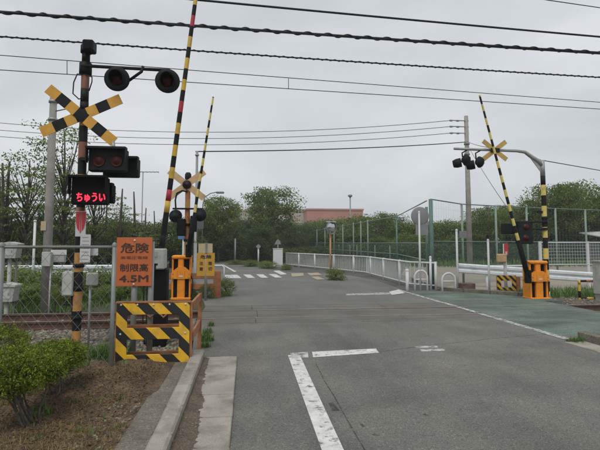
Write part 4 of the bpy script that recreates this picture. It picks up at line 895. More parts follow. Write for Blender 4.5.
for py_ in (218, 222, 229): MB().cyl((mxr, MRY, P(545, py_+1, MRY).z), (mxr, MRY, P(545, py_-1.3, MRY).z), 0.084, n=14).build('clamp', M_black, th)
MB().box((P(541, 210, MRY).x-0.03, MRY, P(541, 212, MRY).z), (0.16, 0.06, 0.06)).build('bracket', M_black, th)

# small striped barricade beside it
q = G(508, 293); BYR = q.y
a = P(497, 275.5, BYR); b = P(516, 292.5, BYR); cx = (a.x+b.x)/2; W = b.x-a.x; H = a.z-b.z
t = thing('striped_barricade', 'small black and yellow striped barricade left of the right gate', 'barricade', (cx, BYR, 0))
for z_ in (b.z+H*0.15, b.z+H*0.85): MB().box((cx, BYR, z_), (W*0.6, 0.03, H*0.3)).build('board', M_stripe2, t)
for s_ in (-1, 1): MB().box((cx+s_*W*0.4, BYR-0.003, b.z+H/2), (W*0.2, 0.03, H)).build('board', M_stripe2, t)
for s_ in (-1, 1): MB().box((cx+s_*W*0.42, BYR+0.06, H/2-0.06), (0.05, 0.05, H+0.1)).build('leg', M_timber, t)
MB().box((cx+W*0.62, BYR+0.0, b.z+H*0.42), (0.12, 0.1, H*1.0), bev=0.01).build('end_post', M_timber, t)
# emergency button post with red top
q = P(505.5, 275, BYR+0.5); Yq = BYR+0.5
t = thing('emergency_button_post', 'grey emergency button post with red and white top behind the small barricade', 'post', (q.x, Yq, -0.05))
MB().cyl((q.x, Yq, -0.2), (q.x, Yq, P(505, 244, Yq).z), 0.05, n=10).build('post', M_greyl, t)
MB().box((q.x+0.01, Yq-0.07, P(505, 249, Yq).z), (0.13, 0.02, 0.34), bev=0.004).build('red_plate', M_redp, t)
MB().box((q.x, Yq-0.084, P(505, 253, Yq).z), (0.06, 0.006, 0.10)).build('white_mark', M_greyl, t)
MB().box((q.x-0.15, Yq-0.06, P(503, 258, Yq).z), (0.28, 0.14, 0.26), bev=0.02).build('button_box', M_crossb, t)
# yellow-black low frame at the right edge and grey box
q = P(590, 298, 11.9); Yq = 11.95
xa, xb = P(579.5, 290, Yq).x, P(604, 290, Yq).x
t = thing('low_barricade', 'low black and yellow frame by the rails at the right edge', 'barricade', ((xa+xb)/2, Yq, -0.2))
for x_ in (xa, xb):
    mb = MB(); banded(mb, (x_, Yq, -0.35), (x_, Yq, P(580, 280, Yq).z), 0.035, 0.035, [0, 0, 1, 0], 0.18, 8); mb.build('post', [M_yel, M_black], t)
mb = MB(); banded(mb, (xa, Yq, P(585, 281, Yq).z), (xb, Yq, P(585, 281, Yq).z), 0.03, 0.03, [1, 0], 0.2, 8); mb.build('rail_bar', [M_timber, M_black], t)
mb = MB(); banded(mb, (xa, Yq, P(585, 298.5, Yq).z), (xb, Yq, P(585, 298.5, Yq).z), 0.035, 0.035, [1, 0], 0.2, 8); mb.build('rail_bar', [M_yel, M_black], t)
q = P(600, 278, 11.7); t = thing('trackside_box', 'tall pale grey equipment box cut by the right edge', 'box', (q.x, 11.7, -0.25))
MB().box((q.x+0.08, 11.7, q.z+0.0), (0.36, 0.3, 0.86), bev=0.015).build('housing', M_boxl, t); MB().box((q.x+0.08, 11.7, -0.1), (0.30, 0.25, 0.9), bev=0.01).build('plinth', M_box, t)
MB().box((q.x+0.08, 11.7, q.z+0.45), (0.42, 0.36, 0.04)).build('lid', M_box, t)

# ================================================================== right / far background furniture
# white poles and arches near the corner
def pole_px(px, pyb, pyt, rr, label, name='white_pole', m=M_white, cat='pole'):
    b = G(px, pyb); zt_ = PZ(px, b.y, 0)
    tp = P(px, pyt, b.y); t = thing(name, label, cat, (b.x, b.y, 0))
    MB().cyl((b.x, b.y, -0.15), (b.x, b.y, tp.z), rr, n=12).build('shaft', m, t)
    MB().lathe([(rr*1.15, -0.03), (rr*1.15, 0.0), (rr*0.7, 0.03), (0, 0.035)], (b.x, b.y, tp.z), (0, 0, 1), 12).build('cap', m, t)
    return t, Vector((b.x, b.y, tp.z))
t, p = pole_px(420.5, 290.5, 212, 0.031, 'white pole carrying the back of a round sign and a square plate', 'sign_pole', cat='sign')
q = P(420.5, 216, p.y); MB().lathe([(0, 0.012), (0.27, 0.012), (0.30, 0.0), (0.27, -0.012), (0, -0.012)], (q.x, p.y+0.05, q.z), (0, 1, 0), 26).build('round_sign_back', M_grey, t)
q = P(422.5, 229.5, p.y); MB().box((q.x, p.y+0.05, q.z), (0.42, 0.012, 0.36), bev=0.004).build('square_plate', M_grey, t)
pole_px(431, 290, 257, 0.036, 'short white bollard pole between the arched barriers', 'bollard', cat='bollard')
t, p = pole_px(458, 291, 230, 0.034, 'white pole with a small grey plate above the brown block', 'sign_pole', cat='sign')
q = P(462, 234.5, p.y); MB().box((q.x, p.y-0.06, q.z), (0.24, 0.012, 0.22), bev=0.003).build('small_plate', M_grey, t)
pole_px(489.5, 292.5, 240, 0.032, 'plain white pole left of the small striped barricade')
def arch(px0, px1, pyb, pyt, label, dy=0.0):
    a = G(px0, pyb); b = G(px1, pyb); zt_ = P((px0+px1)/2, pyt, (a.y+b.y)/2).z
    b.y += dy
    t = thing('arched_barrier', label, 'barrier', (a+b)/2, 'white arched barriers at the pavement end'); u = (b-a); pts = []
    for k in range(13):
        an = math.pi*k/12; s_ = 0.5-0.5*math.cos(an)*1.0; pts.append(a+u*s_+Vector((0, 0, zt_-0.22+0.22*math.sin(an))))
    pts = [Vector((a.x, a.y, -0.15))]+pts+[Vector((b.x, b.y, -0.15))]
    MB().tube(pts, 0.034, 8).build('hoop', M_white, t)
    MB().cyl(a+Vector((0, 0, zt_*0.55)), b+Vector((0, 0, zt_*0.55)), 0.022, n=8).build('crossbar', M_white, t)
arch(442.5, 455.5, 291.3, 273.2, 'white arched barrier right of the tall green fence post')
arch(415, 427.5, 290.5, 270.5, 'white arched barrier left of the tall green fence post')
t, p = pole_px(407.5, 291, 270, 0.05, 'stubby white post at the near end of the white railing', 'bollard', cat='bollard')
# concrete block
q = G(467, 291.5); t = MB().box((q.x, q.y, 0.11), (0.42, 0.3, 0.30), bev=0.015).build('concrete_block', M_timber, org=(q.x, q.y, 0))
mm = mat('rusty_block', (0.13, 0.085, 0.06), 0.95, 0.4, 8, bump=0.5); t.data.materials[0] = mm
tag(t, 'brown weathered block on the green walkway below the guardrail', 'block')
# guardrails right
pa = P(459, 283, 15.8); guardrail((pa.x, 15.8), (14.5, 13.2), 0.62, 'white guardrail behind the right gate nearest the tracks', 4, zb=0.16)
# white pipe railing (main fence)
pts = [G(436, 290), G(411, 288), G(388, 281.5), G(366, 275.2), G(340, 272), G(316, 269.6), G(300, 267.8), G(286, 266.4)]
pts = [Vector((p.x, p.y, 0)) for p in pts]
t = thing('pipe_railing', 'long white pipe railing with thin balusters curving behind the mirror', 'railing', pts[3])
HF = 0.86
fine = []
for a, b in zip(pts[:-1], pts[1:]):
    n_ = max(1, int((b-a).length/0.145)); fine += [a+(b-a)*i/n_ for i in range(n_)]
fine.append(pts[-1])
for z_, r_ in ((HF, 0.03), (0.14, 0.022)): MB().tube([p+Vector((0, 0, z_)) for p in pts], r_, 8).build('handrail' if z_ > 0.5 else 'lower_rail', M_white, t)
for i, p in enumerate(fine):
    if i % 14 == 0: MB().cyl(p+Vector((0, 0, -0.1)), p+Vector((0, 0, HF+0.04)), 0.042, n=8).build('post', M_white, t)
    else: MB().cyl(p+Vector((0, 0, 0.14)), p+Vector((0, 0, HF)), 0.013, n=6, caps=False).build('baluster', M_white, t)
# convex mirror
b = G(330.5, 273); t = thing('convex_mirror', 'round convex traffic mirror on an orange pole in front of the white railing', 'mirror', (b.x, b.y, 0))
tp = P(331, 228, b.y); MB().cyl((b.x, b.y, -0.2), (b.x, b.y, tp.z+0.1), 0.045, n=10).build('pole', M_mpole, t)
MB().lathe([(0, 0.06), (0.16, 0.05), (0.29, 0.0), (0.30, -0.02)], (tp.x, b.y-0.12, tp.z), (0.55, -1, -0.12), 26).build('mirror', M_mirror, t)
MB().lathe([(0.30, -0.03), (0.325, -0.02), (0.325, 0.03), (0.30, 0.03), (0.29, 0.0)], (tp.x, b.y-0.12, tp.z), (0.55, -1, -0.12), 26).build('rim', M_grey, t)
MB().box((tp.x, b.y-0.06, tp.z+0.31), (0.5, 0.3, 0.015), rot=Matrix.Rotation(0.2, 3, 'X')).build('sun_visor', M_grey, t)

# green net fence: receding run and right run
FH = 2.95
cpx = G(432.5, 289)
def greenpost(t, x, y, h, r_, m=M_greenp): MB().cyl((x, y, -0.2), (x, y, h), r_, n=10).build('post', m, t)
t = thing('net_fence', 'tall pale green net fence receding behind the white railing', 'fence', (8, 25, 0))
px_list = [397, 368, 361, 353.6, 343, 334, 325, 317, 311, 304, 298, 292.5, 288]
pp = []
for px in px_list:
    Yp = 8.0*1.0/((px-246)/468.3); q = PZ(px, Yp, 1); pp.append((q.x, Yp)); greenpost(t, q.x, Yp, FH+0.1, 0.045, M_greenl if px < 390 else M_greenp)
line = [(cpx.x+0.1, cpx.y+0.6)]+pp
for z_ in (FH, 1.5, 0.9): MB().tube([(x, y, z_) for x, y in line], 0.022, 6).build('horizontal_rail', M_greenl, t)
mb = MB()
for (xa, ya), (xb, yb) in zip(line[:-1], line[1:]): mb.add([(xa, ya, 0), (xb, yb, 0), (xb, yb, 1.5), (xa, ya, 1.5)], [(0, 1, 2, 3)])
mb.build('net', M_net, t)
# shorter posts behind the railing
for i, px in enumerate((390, 375, 357, 350, 339, 330, 320, 314, 308, 301)):
    Yp = 9.0/((px-246)/468.3); q = PZ(px, Yp, 0.6); greenpost(t, q.x, Yp, 1.35, 0.03, M_greenl)
t = thing('net_fence', 'tall green net fence running across the sandy field behind the right gate', 'fence', (cpx.x, cpx.y, 0))
greenpost(t, cpx.x, cpx.y, FH, 0.065)
q = G(428, 287); greenpost(t, q.x, q.y, FH*0.93, 0.05)
run = [(cpx.x, cpx.y)]
for px, Yp in ((463, 16.6), (497, 17.3), (528, 17.8), (557, 18.3), (587, 18.8), (616, 19.3), (650, 19.8)):
    q = PZ(px, Yp, 1.0); run.append((q.x, Yp)); greenpost(t, q.x, Yp, FH+0.02, 0.04, M_greenl)
for z_ in (FH, 1.55): MB().tube([(x, y, z_) for x, y in run], 0.02, 6).build('horizontal_rail', M_greenp, t)
mb = MB()
for (xa, ya), (xb, yb) in zip(run[:-1], run[1:]): mb.add([(xa, ya+0.03, 0.0), (xb, yb+0.03, 0.0), (xb, yb+0.03, 1.52), (xa, ya+0.03, 1.52)], [(0, 1, 2, 3)])
o = mb.build('lower_net', M_net, t)
# fine wire net of the upper part
mb = MB()
for (xa, ya), (xb, yb) in zip(run[:-1], run[1:]):
    L = math.hypot(xb-xa, yb-ya); n_ = int(L/0.2)
    for i in range(1, n_): 
        f_ = i/n_; mb.cyl((xa+(xb-xa)*f_, ya+(yb-ya)*f_, 1.55), (xa+(xb-xa)*f_, ya+(yb-ya)*f_, FH), 0.0016, n=3, caps=False)
    for j in range(1, 5): z_ = 1.55+j*0.28; mb.cyl((xa, ya, z_), (xb, yb, z_), 0.0016, n=3, caps=False)
o = mb.build('wire_net', M_greenl, t); o['kind'] = 'stuff'

# white mesh fence at right
WY = 15.3
t = thing('mesh_fence', 'white welded mesh fence between the striped mast and the right edge', 'fence', (P(541, 280, WY).x, WY, 0))
xa = P(540.5, 260, WY).x; xb = P(588, 260, WY).x; xc = P(640, 260, WY).x; zt = P(560, 242, WY).z; z0 = 0.35
for x_ in (xa, xb, xc): MB().box((x_, WY, zt/2-0.08), (0.09, 0.06, zt+0.2)).build('post', M_white, t)
for x0_, x1_ in ((xa, xb), (xb, xc)):
    for z_ in (zt-0.02, 0.75): MB().cyl((x0_, WY-0.02, z_), (x1_, WY-0.02, z_), 0.018, n=6).build('frame_bar', M_white, t)
    mb = MB()
    for i in range(1, int((x1_-x0_)/0.10)): mb.cyl((x0_+i*0.10, WY-0.02, 0.75), (x0_+i*0.10, WY-0.02, zt), 0.0035, n=4, caps=False)
    for j in range(1, 7): z_ = 0.75+(zt-0.75)*j/7; mb.cyl((x0_, WY-0.024, z_), (x1_, WY-0.024, z_), 0.006, n=4, caps=False)
    o = mb.build('wire_mesh', M_white, t); o['kind'] = 'stuff'
# pale rail further left between pole and fence
MB().cyl((P(491, 266, WY+.6).x, WY+0.6, P(500, 266, WY+.6).z), (xa, WY, P(541, 265.5, WY).z), 0.03, n=8).build('frame_bar', M_white, t)
# right utility pole
UYR = 25.5; b = P(470, 262, UYR)
t = thing('utility_pole', 'tall grey utility pole on the field behind the right overhanging lamps', 'utility pole', (b.x, UYR, 0))
zt = P(464, 116, UYR).z; MB().tube([(b.x, UYR, -0.3), (b.x, UYR, zt)], 0.15, 14, radii=[0.165, 0.115]).build('shaft', M_pole, t)
PINS = []
for py in (121, 127, 133.5):
    z_ = P(464, py, UYR).z; MB().box((b.x-0.43, UYR-0.05, z_), (1.1, 0.05, 0.05)).build('crossarm', M_grey, t)
    for dx in (-0.55, -0.95): MB().lathe([(0.02, -0.1), (0.05, -0.08), (0.06, 0.0), (0.05, 0.08), (0.02, 0.1)], (b.x+dx, UYR-0.05, z_-0.01), (1, 0, 0), 8).build('insulator', M_grey, t)
    PINS.append(Vector((b.x-1.0, UYR-0.05, z_-0.01)))
for z_ in (7.2, 6.6, 6.0): MB().cyl((b.x, UYR, z_), (b.x, UYR, z_+0.08), 0.165, n=12).build('band', M_grey, t)
POLE_R = Vector((b.x, UYR, P(466, 142, UYR).z))
# light mast
q = P(350.5, 240, 62); t = thing('flood_light', 'dark floodlight mast rising above the hedge before the brick building', 'light mast', (q.x, 62, 0))
zt = P(350.5, 197, 62).z; MB().cyl((q.x, 62, -0.3), (q.x, 62, zt), 0.09, n=8).build('pole', M_grey, t)
MB().lathe([(0.0, 0.35), (0.25, 0.32), (0.32, 0.15), (0.2, 0.0), (0.1, -0.05)], (q.x, 62, zt), (0, 0, 1), 12).build('lamp_head', M_grey, t)
# far signs by the road bend
def farsign(px, pyb, pyt, label, kind):
    b = G(px, pyb); tp = P(px, pyt, b.y); s_ = b.y/467; t = thing('road_sign' if kind else 'marker_pole', label, 'sign' if kind else 'pole', (b.x, b.y, -0.03))
    MB().cyl((b.x, b.y, -0.2), (b.x, b.y, tp.z), 0.75*s_ if kind else 0.9*s_, n=8).build('pole', M_greyl if kind else M_grey, t)
    if kind: MB().prism([(-2.6*s_, 0), (0, -2.6*s_), (2.6*s_, 0), (0, 2.6*s_)], 0.01, (b.x, b.y-0.06, tp.z), (1, 0, 0), (0, 0, 1)).build('sign_plate', M_grey, t)
farsign(258.3, 263.5, 246.5, 'small diamond sign on a white pole left of the white cabinet', 1)
farsign(235, 262.5, 238.5, 'thin grey pole in the tree shade beyond the crosswalk', 0)
b = G(277.8, 266.5); a_ = P(273, 249, b.y); c_ = P(282.5, 249, b.y); W = c_.x-a_.x
t = thing('roadside_cabinet', 'white upright cabinet with a small grey sign on top by the railing end', 'cabinet', (b.x, b.y, -0.03))
MB().box((b.x, b.y, a_.z/2-0.05), (W, 0.35, a_.z+0.1), bev=0.02).build('body', M_white, t)
MB().box((b.x, b.y, a_.z+0.02), (W*1.08, 0.40, 0.04), bev=0.01).build('lid', M_white, t)
zt = P(278, 242.5, b.y).z; MB().cyl((b.x, b.y, a_.z), (b.x, b.y, zt), 0.05, n=8).build('sign_post', M_grey, t)
MB().prism([(-0.2, -0.12), (0.2, -0.12), (0.13, 0.1), (0.0, 0.22), (-0.13, 0.1)], 0.01, (b.x, b.y-0.06, zt), (1, 0, 0), (0, 0, 1)).build('sign_plate', M_grey, t)

# buildings far behind
def building(px0, px1, pyt, Y, dep, m, label, nwin, parapet=0.4):
    a = P(px0, pyt, Y); b = P(px1, pyt, Y); cx = (a.x+b.x)/2; W = b.x-a.x; H = a.z
    t = thing('building', label, 'building', (cx, Y, -0.4))
    MB().box((cx, Y+dep/2, H/2-0.3), (W, dep, H+0.4)).build('wall', m, t)
    MB().box((cx, Y+dep/2, H+0.0), (W+0.4, dep+0.4, parapet)).build('roof_edge', M_cream if m is M_beige else M_brick, t)
    for j in range(2):
        for i in range(nwin):
            x_ = a.x+W*(i+0.5)/nwin; z_ = H-5.6-3.2*j
            f = MB().box((x_, Y-0.03, z_), (W/nwin*0.62, 0.1, 1.5)).build('window', M_greyl, t)
            MB().box((x_, Y-0.09, z_), (W/nwin*0.56, 0.05, 1.36)).build('pane', M_glass, f)
building(196, 329, 209.8, 125, 18, M_beige, 'long beige flat-roofed building behind the round tree', 9)
building(307, 363, 209.2, 118, 18, M_brick, 'red brick flat-roofed building behind the hedge and floodlight', 5)
# shed at right
q = P(592, 240, 33); t = thing('shed', 'small shed with pale sloping roof among the right trees', 'shed', (q.x, 31, 0))
MB().box((q.x+1.0, 31, 0.7), (3.4, 3, 1.5)).build('wall', M_grey, t)
zr = P(592, 236.5, 33).z; MB().add([(q.x-1.0, 29.2, zr-0.25), (q.x+3, 29.2, zr-0.1), (q.x+3, 32.8, zr+0.5), (q.x-1.2, 32.8, zr+0.3), (q.x-1.0, 29.2, zr-0.32), (q.x+3, 29.2, zr-0.17), (q.x+3, 32.8, zr+0.43), (q.x-1.2, 32.8, zr+0.23)], [(0, 1, 2, 3), (7, 6, 5, 4), (0, 4, 5, 1), (1, 5, 6, 2), (2, 6, 7, 3), (3, 7, 4, 0)]).build('roof', M_roofw, t)

# ================================================================== overhead wires
def wire(p0, p1, r, label, sag=0.0, twist=0, m=M_cable, n=40, mid=None):
    p0 = Vector(p0); p1 = Vector(p1); pts = []
    for i in range(n+1):
        f_ = i/n; p = p0.lerp(p1, f_); p.z -= sag*4*f_*(1-f_); pts.append(p)
    t = thing('overhead_cable', label, 'cable', pts[0]) if twist else None
    if twist:
        MB().tube(pts, r*0.72, 8).build('core', m, t); d = (p1-p0).normalized(); a = d.orthogonal().normalized(); b_ = d.cross(a); L = (p1-p0).length
        N = int(L/0.035); sp = []
        for i in range(N+1):
            f_ = i/N; p = p0.lerp(p1, f_); p.z -= sag*4*f_*(1-f_); an = 2*math.pi*L*f_/twist; sp.append(p+(a*math.cos(an)+b_*math.sin(an))*r*0.8)
        MB().tube(sp, r*0.42, 6).build('wrap', m, t); return t
    ob = MB().tube(pts, r, 6).build('overhead_cable', m, org=pts[0]); tag(ob, label, 'cable'); return ob
def H(px, py, z): return G(px, py, z)
wire(H(-60, 7.5, 6.6), H(660, 56.5, 6.6), 0.048, 'thickest twisted black cable crossing near the top of the sky', 0.03, 0.5)
wire(H(100, -9.5, 7.2), H(660, 42, 7.2), 0.026, 'smooth black cable entering the top edge right of the raised arm', 0.02)
wire(H(-60, 32, 6.2), H(660, 81, 6.2), 0.026, 'second twisted black cable just above the left mast horn', 0.04, 0.22)
wire(H(150, 23.4, 6.5), H(660, 58, 6.5), 0.008, 'hair-thin wire hanging just under the thickest cable', 0.02)
W1 = wire(H(-60, 50.5, 5.7), H(660, 107, 5.7), 0.009, 'upper thin wire of the pair with short droppers', 0.0)
W2 = wire(H(-60, 66, 5.3), H(660, 113, 5.3), 0.009, 'lower thin wire of the pair with short droppers', 0.0)
for px, a_, b_ in ((67, 60.4, 74.2), (288.5, 77.8, 88.6)):
    p = H(px, a_, 5.7); q = H(px, b_, 5.3); ob = MB().tube([p, q], 0.008, 5).build('dropper', M_cable, org=p)
    tag(ob, 'short dropper between the two thin wires '+('left of the signal mast' if px < 100 else 'at the middle of the frame'), 'wire clip')
wire(H(530, -2.5, 8), H(660, 16.5, 8), 0.012, 'thin wire across the top right corner', 0.0)
L_ = [P(-40, py, 30) for py in (119, 126.5, 133)]
for i, (a_, b_) in enumerate(zip(L_, PINS)):
    wire(a_, b_, 0.017, ['top', 'middle', 'lowest'][i]+' of the three parallel wires reaching the right utility pole', [0.75, 0.72, 0.70][i], m=M_cableg)
wire(P(195.5, 151.5, 20), POLE_R, 0.024, 'single dark wire from the thin steel pole to the right utility pole', 0.12)
wire(POLE_R+Vector((0, 0, -0.1)), P(506, 206, 17.4), 0.012, 'thin stay wire slanting down right from the right utility pole', 0.1, m=M_cableg)
wire(P(543.5, 160.5, MRY), P(660, 181, 17), 0.012, 'thin wire leaving the right mast top towards the right edge', 0.0)
wire(POLE_R+Vector((0, 0, 0.05)), P(492, 148, MRY), 0.012, 'thin wire linking right utility pole and overhanging arm', 0.05, m=M_cableg)

# ================================================================== trees
def tree_mesh(H_, cr, ch, tr, ncl, per, leaf, seed, clr=0.45, sparse=False, m=M_leaf, flat=0.0, trunk_top=0.75, tmat=M_bark, zlow=None):
    r = np.random.default_rng(seed); zc = H_-ch/2 if zlow is None else zlow
    cl = []
    while len(cl) < ncl:
        p = r.uniform(-1, 1, 3); d = np.linalg.norm(p)
        if d > 1 or d < r.uniform(0, 0.75): continue
        az = math.atan2(p[1], p[0]); bulge = 1+0.16*math.sin(3*az+seed)+0.12*math.sin(5*az+2*seed+3*p[2])
        cl.append((p[0]*cr*bulge, p[1]*cr*bulge, zc+p[2]*ch/2))
    cl = np.array(cl)
    mb = MB(); nt_ = 6; pts = []; 
    for i in range(nt_+1):
        f_ = i/nt_; pts.append(Vector((0.06*H_*math.sin(seed+2.1*f_)*f_*0.5, 0.05*H_*math.cos(seed*1.7+1.6*f_)*f_*0.5, f_*H_*trunk_top-0.15)))
    mb.tube(pts, tr, 8, radii=[tr*(1-0.72*i/nt_) for i in range(nt_+1)])
    for c_ in cl[::max(1, ncl//26)]:
        f_ = min(0.95, max(0.25, (c_[2]-0.15*H_)/H_/trunk_top*0.8)); k = f_*nt_; i0 = int(min(k, nt_-1)); s = pts[i0].lerp(pts[i0+1], k-i0)
        e = Vector(c_); md = s.lerp(e, 0.5)+Vector((r.normal()*0.05*cr, r.normal()*0.05*cr, 0.08*cr))
        mb.tube([s, md, e], 0.1, 5, radii=[tr*0.38, tr*0.22, tr*0.06])
    n_ = per; cen = []
    for c_ in cl:
        s = cr*clr*r.uniform(0.6, 1.15); q = np.clip(r.normal(size=(n_, 3)), -1.5, 1.5)*np.array([s, s, s*(0.55 if not flat else 0.14)])*0.5; cen.append(c_+q)
    cen = np.concatenate(cen); V, Fc = leaves(cen, leaf, r, 0.55, flat*0.5)
    return mb, V, Fc
PROTO = {}
def make_proto(key, m, **kw):
    mb, V, Fc = tree_mesh(m=m, **kw)
    a = mb.build('trunk', M_bark); o = npmesh('crown', V, Fc, m); PROTO[key] = (a.data, o.data)
    bpy.data.objects.remove(a); bpy.data.objects.remove(o)
make_proto('round', M_leaf, H_=7.0, cr=2.6, ch=4.6, tr=0.16, ncl=95, per=150, leaf=0.085, seed=3, clr=0.34)
make_proto('round2', M_leaf, H_=6.5, cr=2.8, ch=4.9, tr=0.16, ncl=105, per=150, leaf=0.085, seed=11, clr=0.36)
make_proto('dark', M_leafd, H_=6.5, cr=2.7, ch=5.8, tr=0.18, ncl=130, per=120, leaf=0.095, seed=5, clr=0.42)
make_proto('hedge', M_leaf, H_=4.2, cr=2.2, ch=4.2, tr=0.12, ncl=100, per=130, leaf=0.085, seed=8, clr=0.45)
make_proto('light', M_leafl, H_=4.0, cr=2.0, ch=3.6, tr=0.12, ncl=85, per=120, leaf=0.085, seed=9, clr=0.45)
make_proto('airy', M_leafs, H_=7.0, cr=1.9, ch=5.6, tr=0.10, ncl=44, per=85, leaf=0.06, seed=21, clr=0.46, flat=0.8, trunk_top=0.95)
make_proto('airy2', M_leafs, H_=6.0, cr=2.0, ch=5.0, tr=0.10, ncl=38, per=85, leaf=0.06, seed=27, clr=0.5, flat=0.8, trunk_top=0.95)
make_proto('pollard', M_leafs, H_=5.2, cr=0.75, ch=3.6, tr=0.15, ncl=22, per=36, leaf=0.06, seed=33, clr=0.5, flat=0.3, trunk_top=1.0, zlow=2.2)
make_proto('under', M_leafd, H_=2.0, cr=1.5, ch=2.1, tr=0.05, ncl=60, per=90, leaf=0.075, seed=45, clr=0.5, zlow=0.9)
make_proto('scrub', M_leafs, H_=2.0, cr=1.3, ch=2.0, tr=0.05, ncl=50, per=80, leaf=0.065, seed=41, clr=0.5, zlow=0.9)
def tree(key, x, y, sc_, rz, label, group, name='tree', z=-0.05, sz=None, cat='tree'):
    t = thing(name, label, cat, (x, y, z), group); t.rotation_euler = (0, 0, rz); t.scale = (sc_, sc_, sz or sc_)
    for nm, me in zip(('trunk', 'crown'), PROTO[key]):
        o = bpy.data.objects.new(nm, me); C.objects.link(o); o.parent = t
    return t
def tree_px(key, px, pyt, Y, h0, wx, rz, label, group, name='tree', cat='tree'):
    q = P(px, pyt, Y); s_ = q.z/h0; return tree(key, q.x, Y, s_*wx, rz, label, group, name, sz=s_, cat=cat)
# centre
tree_px('round', 271, 184, 44, 7.0, 1.02, 0.4, 'broad round-crowned tree standing out against the sky at centre', 'trees beyond the crosswalk')
tree_px('round2', 219, 197, 37, 6.5, 0.8, 1.2, 'smaller round tree under the street lamp left of centre', 'trees beyond the crosswalk')
dk = [(205, 219, 40), (228, 221, 42), (250, 221, 46), (262, 224, 39), (292, 221, 50), (240, 219, 56), (212, 215, 52), (307, 223, 56), (190, 217, 36), (275, 221, 56)]
ds = ['behind the yellow sign', 'over the far end of the road', 'left of the round tree', 'behind the diamond sign', 'right of the round tree', 'farthest over the road bend', 'behind the street lamp tree', 'behind the receding green posts at centre', 'behind the far left mast', 'directly behind the round tree']
for i, (px, py, Y) in enumerate(dk): tree_px('dark', px, py, Y, 6.5, 1.05, i*1.3, 'dark shady tree '+ds[i], 'dark trees at the road bend')
# hedge behind the receding fence and right field
hd = [(320, 219, 60, 'hedge', 'just left of the mirror'), (341, 216.5, 60, 'hedge', 'right of the mirror below the brick building'), (366, 214, 52, 'hedge', 'below the right end of the brick building'), (383, 213, 46, 'round2', 'tallest near the middle of the net fence'), (380, 236, 40, 'light', 'bright yellow-green low one at the net fence'), (404, 220, 46, 'hedge', 'left of the round sign back'), (425, 221, 44, 'hedge', 'behind the round sign back'), (446, 219, 42, 'hedge', 'between green corner post and utility pole'), (465, 221, 42, 'hedge', 'behind the foot of the right utility pole'),
      (352, 226, 70, 'hedge', 'farthest behind the floodlight'), (410, 232, 40, 'hedge', 'low behind the white railing'), (395, 228, 56, 'dark', 'dark behind the bright low tree')]
for i, (px, py, Y, k_, d_) in enumerate(hd): tree_px(k_, px, py, Y, {'hedge': 4.2, 'round2': 6.5, 'light': 4.0, 'dark': 6.5}[k_], 1.15, i*0.9, 'hedge tree '+d_, 'hedge trees behind the field')
rt = [(487, 207, 34, 'round2', 'behind the raised right arm'), (507, 203, 36, 'round', 'above the red-topped button post'), (530, 200, 36, 'round2', 'behind the lower lamp boxes'), (556, 180, 34, 'round', 'tallest right behind the striped mast'), (578, 183, 35, 'round2', 'tall and rounded right of the mast'), (600, 192, 36, 'round', 'cut by the right edge'), (568, 205, 40, 'dark', 'dark one behind the tall right pair'), (540, 212, 42, 'dark', 'dark one behind the mast foot'), (590, 214, 42, 'dark', 'dark one above the shed'), (480, 222, 44, 'dark', 'dark one right of the utility pole'), (515, 218, 44, 'dark', 'dark one behind the net fence'), (620, 200, 38, 'round2', 'just outside the right edge')]
for i, (px, py, Y, k_, d_) in enumerate(rt): tree_px(k_, px, py, Y, {'round': 7.0, 'round2': 6.5, 'dark': 6.5}[k_], 0.95, i*1.1, 'broadleaf tree '+d_, 'trees behind the right field')
# left wood: airy trees, pollarded trunks, dark background
al = [(68, 118, 19.5, 'airy', 'tallest feathery tree behind the lit text panel'), (28, 150, 19, 'airy2', 'feathery tree left of the concrete pole'), (52, 165, 21, 'airy2', 'feathery tree right behind the concrete pole'), (95, 172, 22, 'airy', 'feathery tree right of the signal mast'), (4, 172, 20, 'airy', 'feathery tree cut by the left edge'), (122, 205, 23, 'airy2', 'feathery low tree above the orange sign'), (-25, 160, 20, 'airy2', 'feathery tree outside the left edge')]
for i, (px, py, Y, k_, l_) in enumerate(al): tree_px(k_, px, py, Y, {'airy': 7.0, 'airy2': 6.0}[k_], 0.9, i*1.7, l_, 'feathery trees in the left wood')
pl_ = [(4, 158, 18.5, 'lopped trunk at the very left edge'), (11, 157, 18.8, 'second lopped trunk from the left edge'), (121, 185, 22, 'lopped bare-topped trunk above the orange sign'), (135, 188, 22.5, 'lopped bare-topped trunk right of the orange sign'), (108, 195, 24, 'lopped trunk behind the twin lamp box'), (145, 205, 25, 'short lopped trunk behind the near gate arm'), (155, 208, 24, 'lopped trunk just left of the near gate cabinet')]
for i, (px, py, Y, l_) in enumerate(pl_): tree_px('pollard', px, py, Y, 5.2, 0.9, i*2.1, l_, 'lopped trunks in the left wood')
dl = [(-20, 214, 28, 'at the far left edge'), (12, 218, 29, 'between the left edge and the concrete pole'), (40, 216, 30, 'behind the concrete pole'), (70, 219, 29, 'behind the left mast'), (100, 218, 30, 'behind the paper notices'), (128, 220, 30, 'behind the orange sign'), (152, 222, 30, 'behind the near gate cabinet'), (172, 219, 31, 'behind the far orange machine'), (55, 226, 26, 'low behind the meter boxes'), (115, 228, 26, 'low left of the orange sign')]
for i, (px, py, Y, d_) in enumerate(dl): tree_px('dark', px, py, Y, 6.5, 1.5, i*1.9, 'dark undergrowth tree '+d_, 'dark trees in the left wood')
sh = [(10, 263, 14.6), (28, 268, 14.2), (56, 266, 14.4), (78, 270, 14), (100, 266, 14.8), (122, 268, 15), (142, 266, 15.2), (-12, 262, 14.2), (40, 280, 13.2), (68, 284, 13.0), (105, 283, 13.2), (22, 282, 13.1), (128, 280, 13.6)]
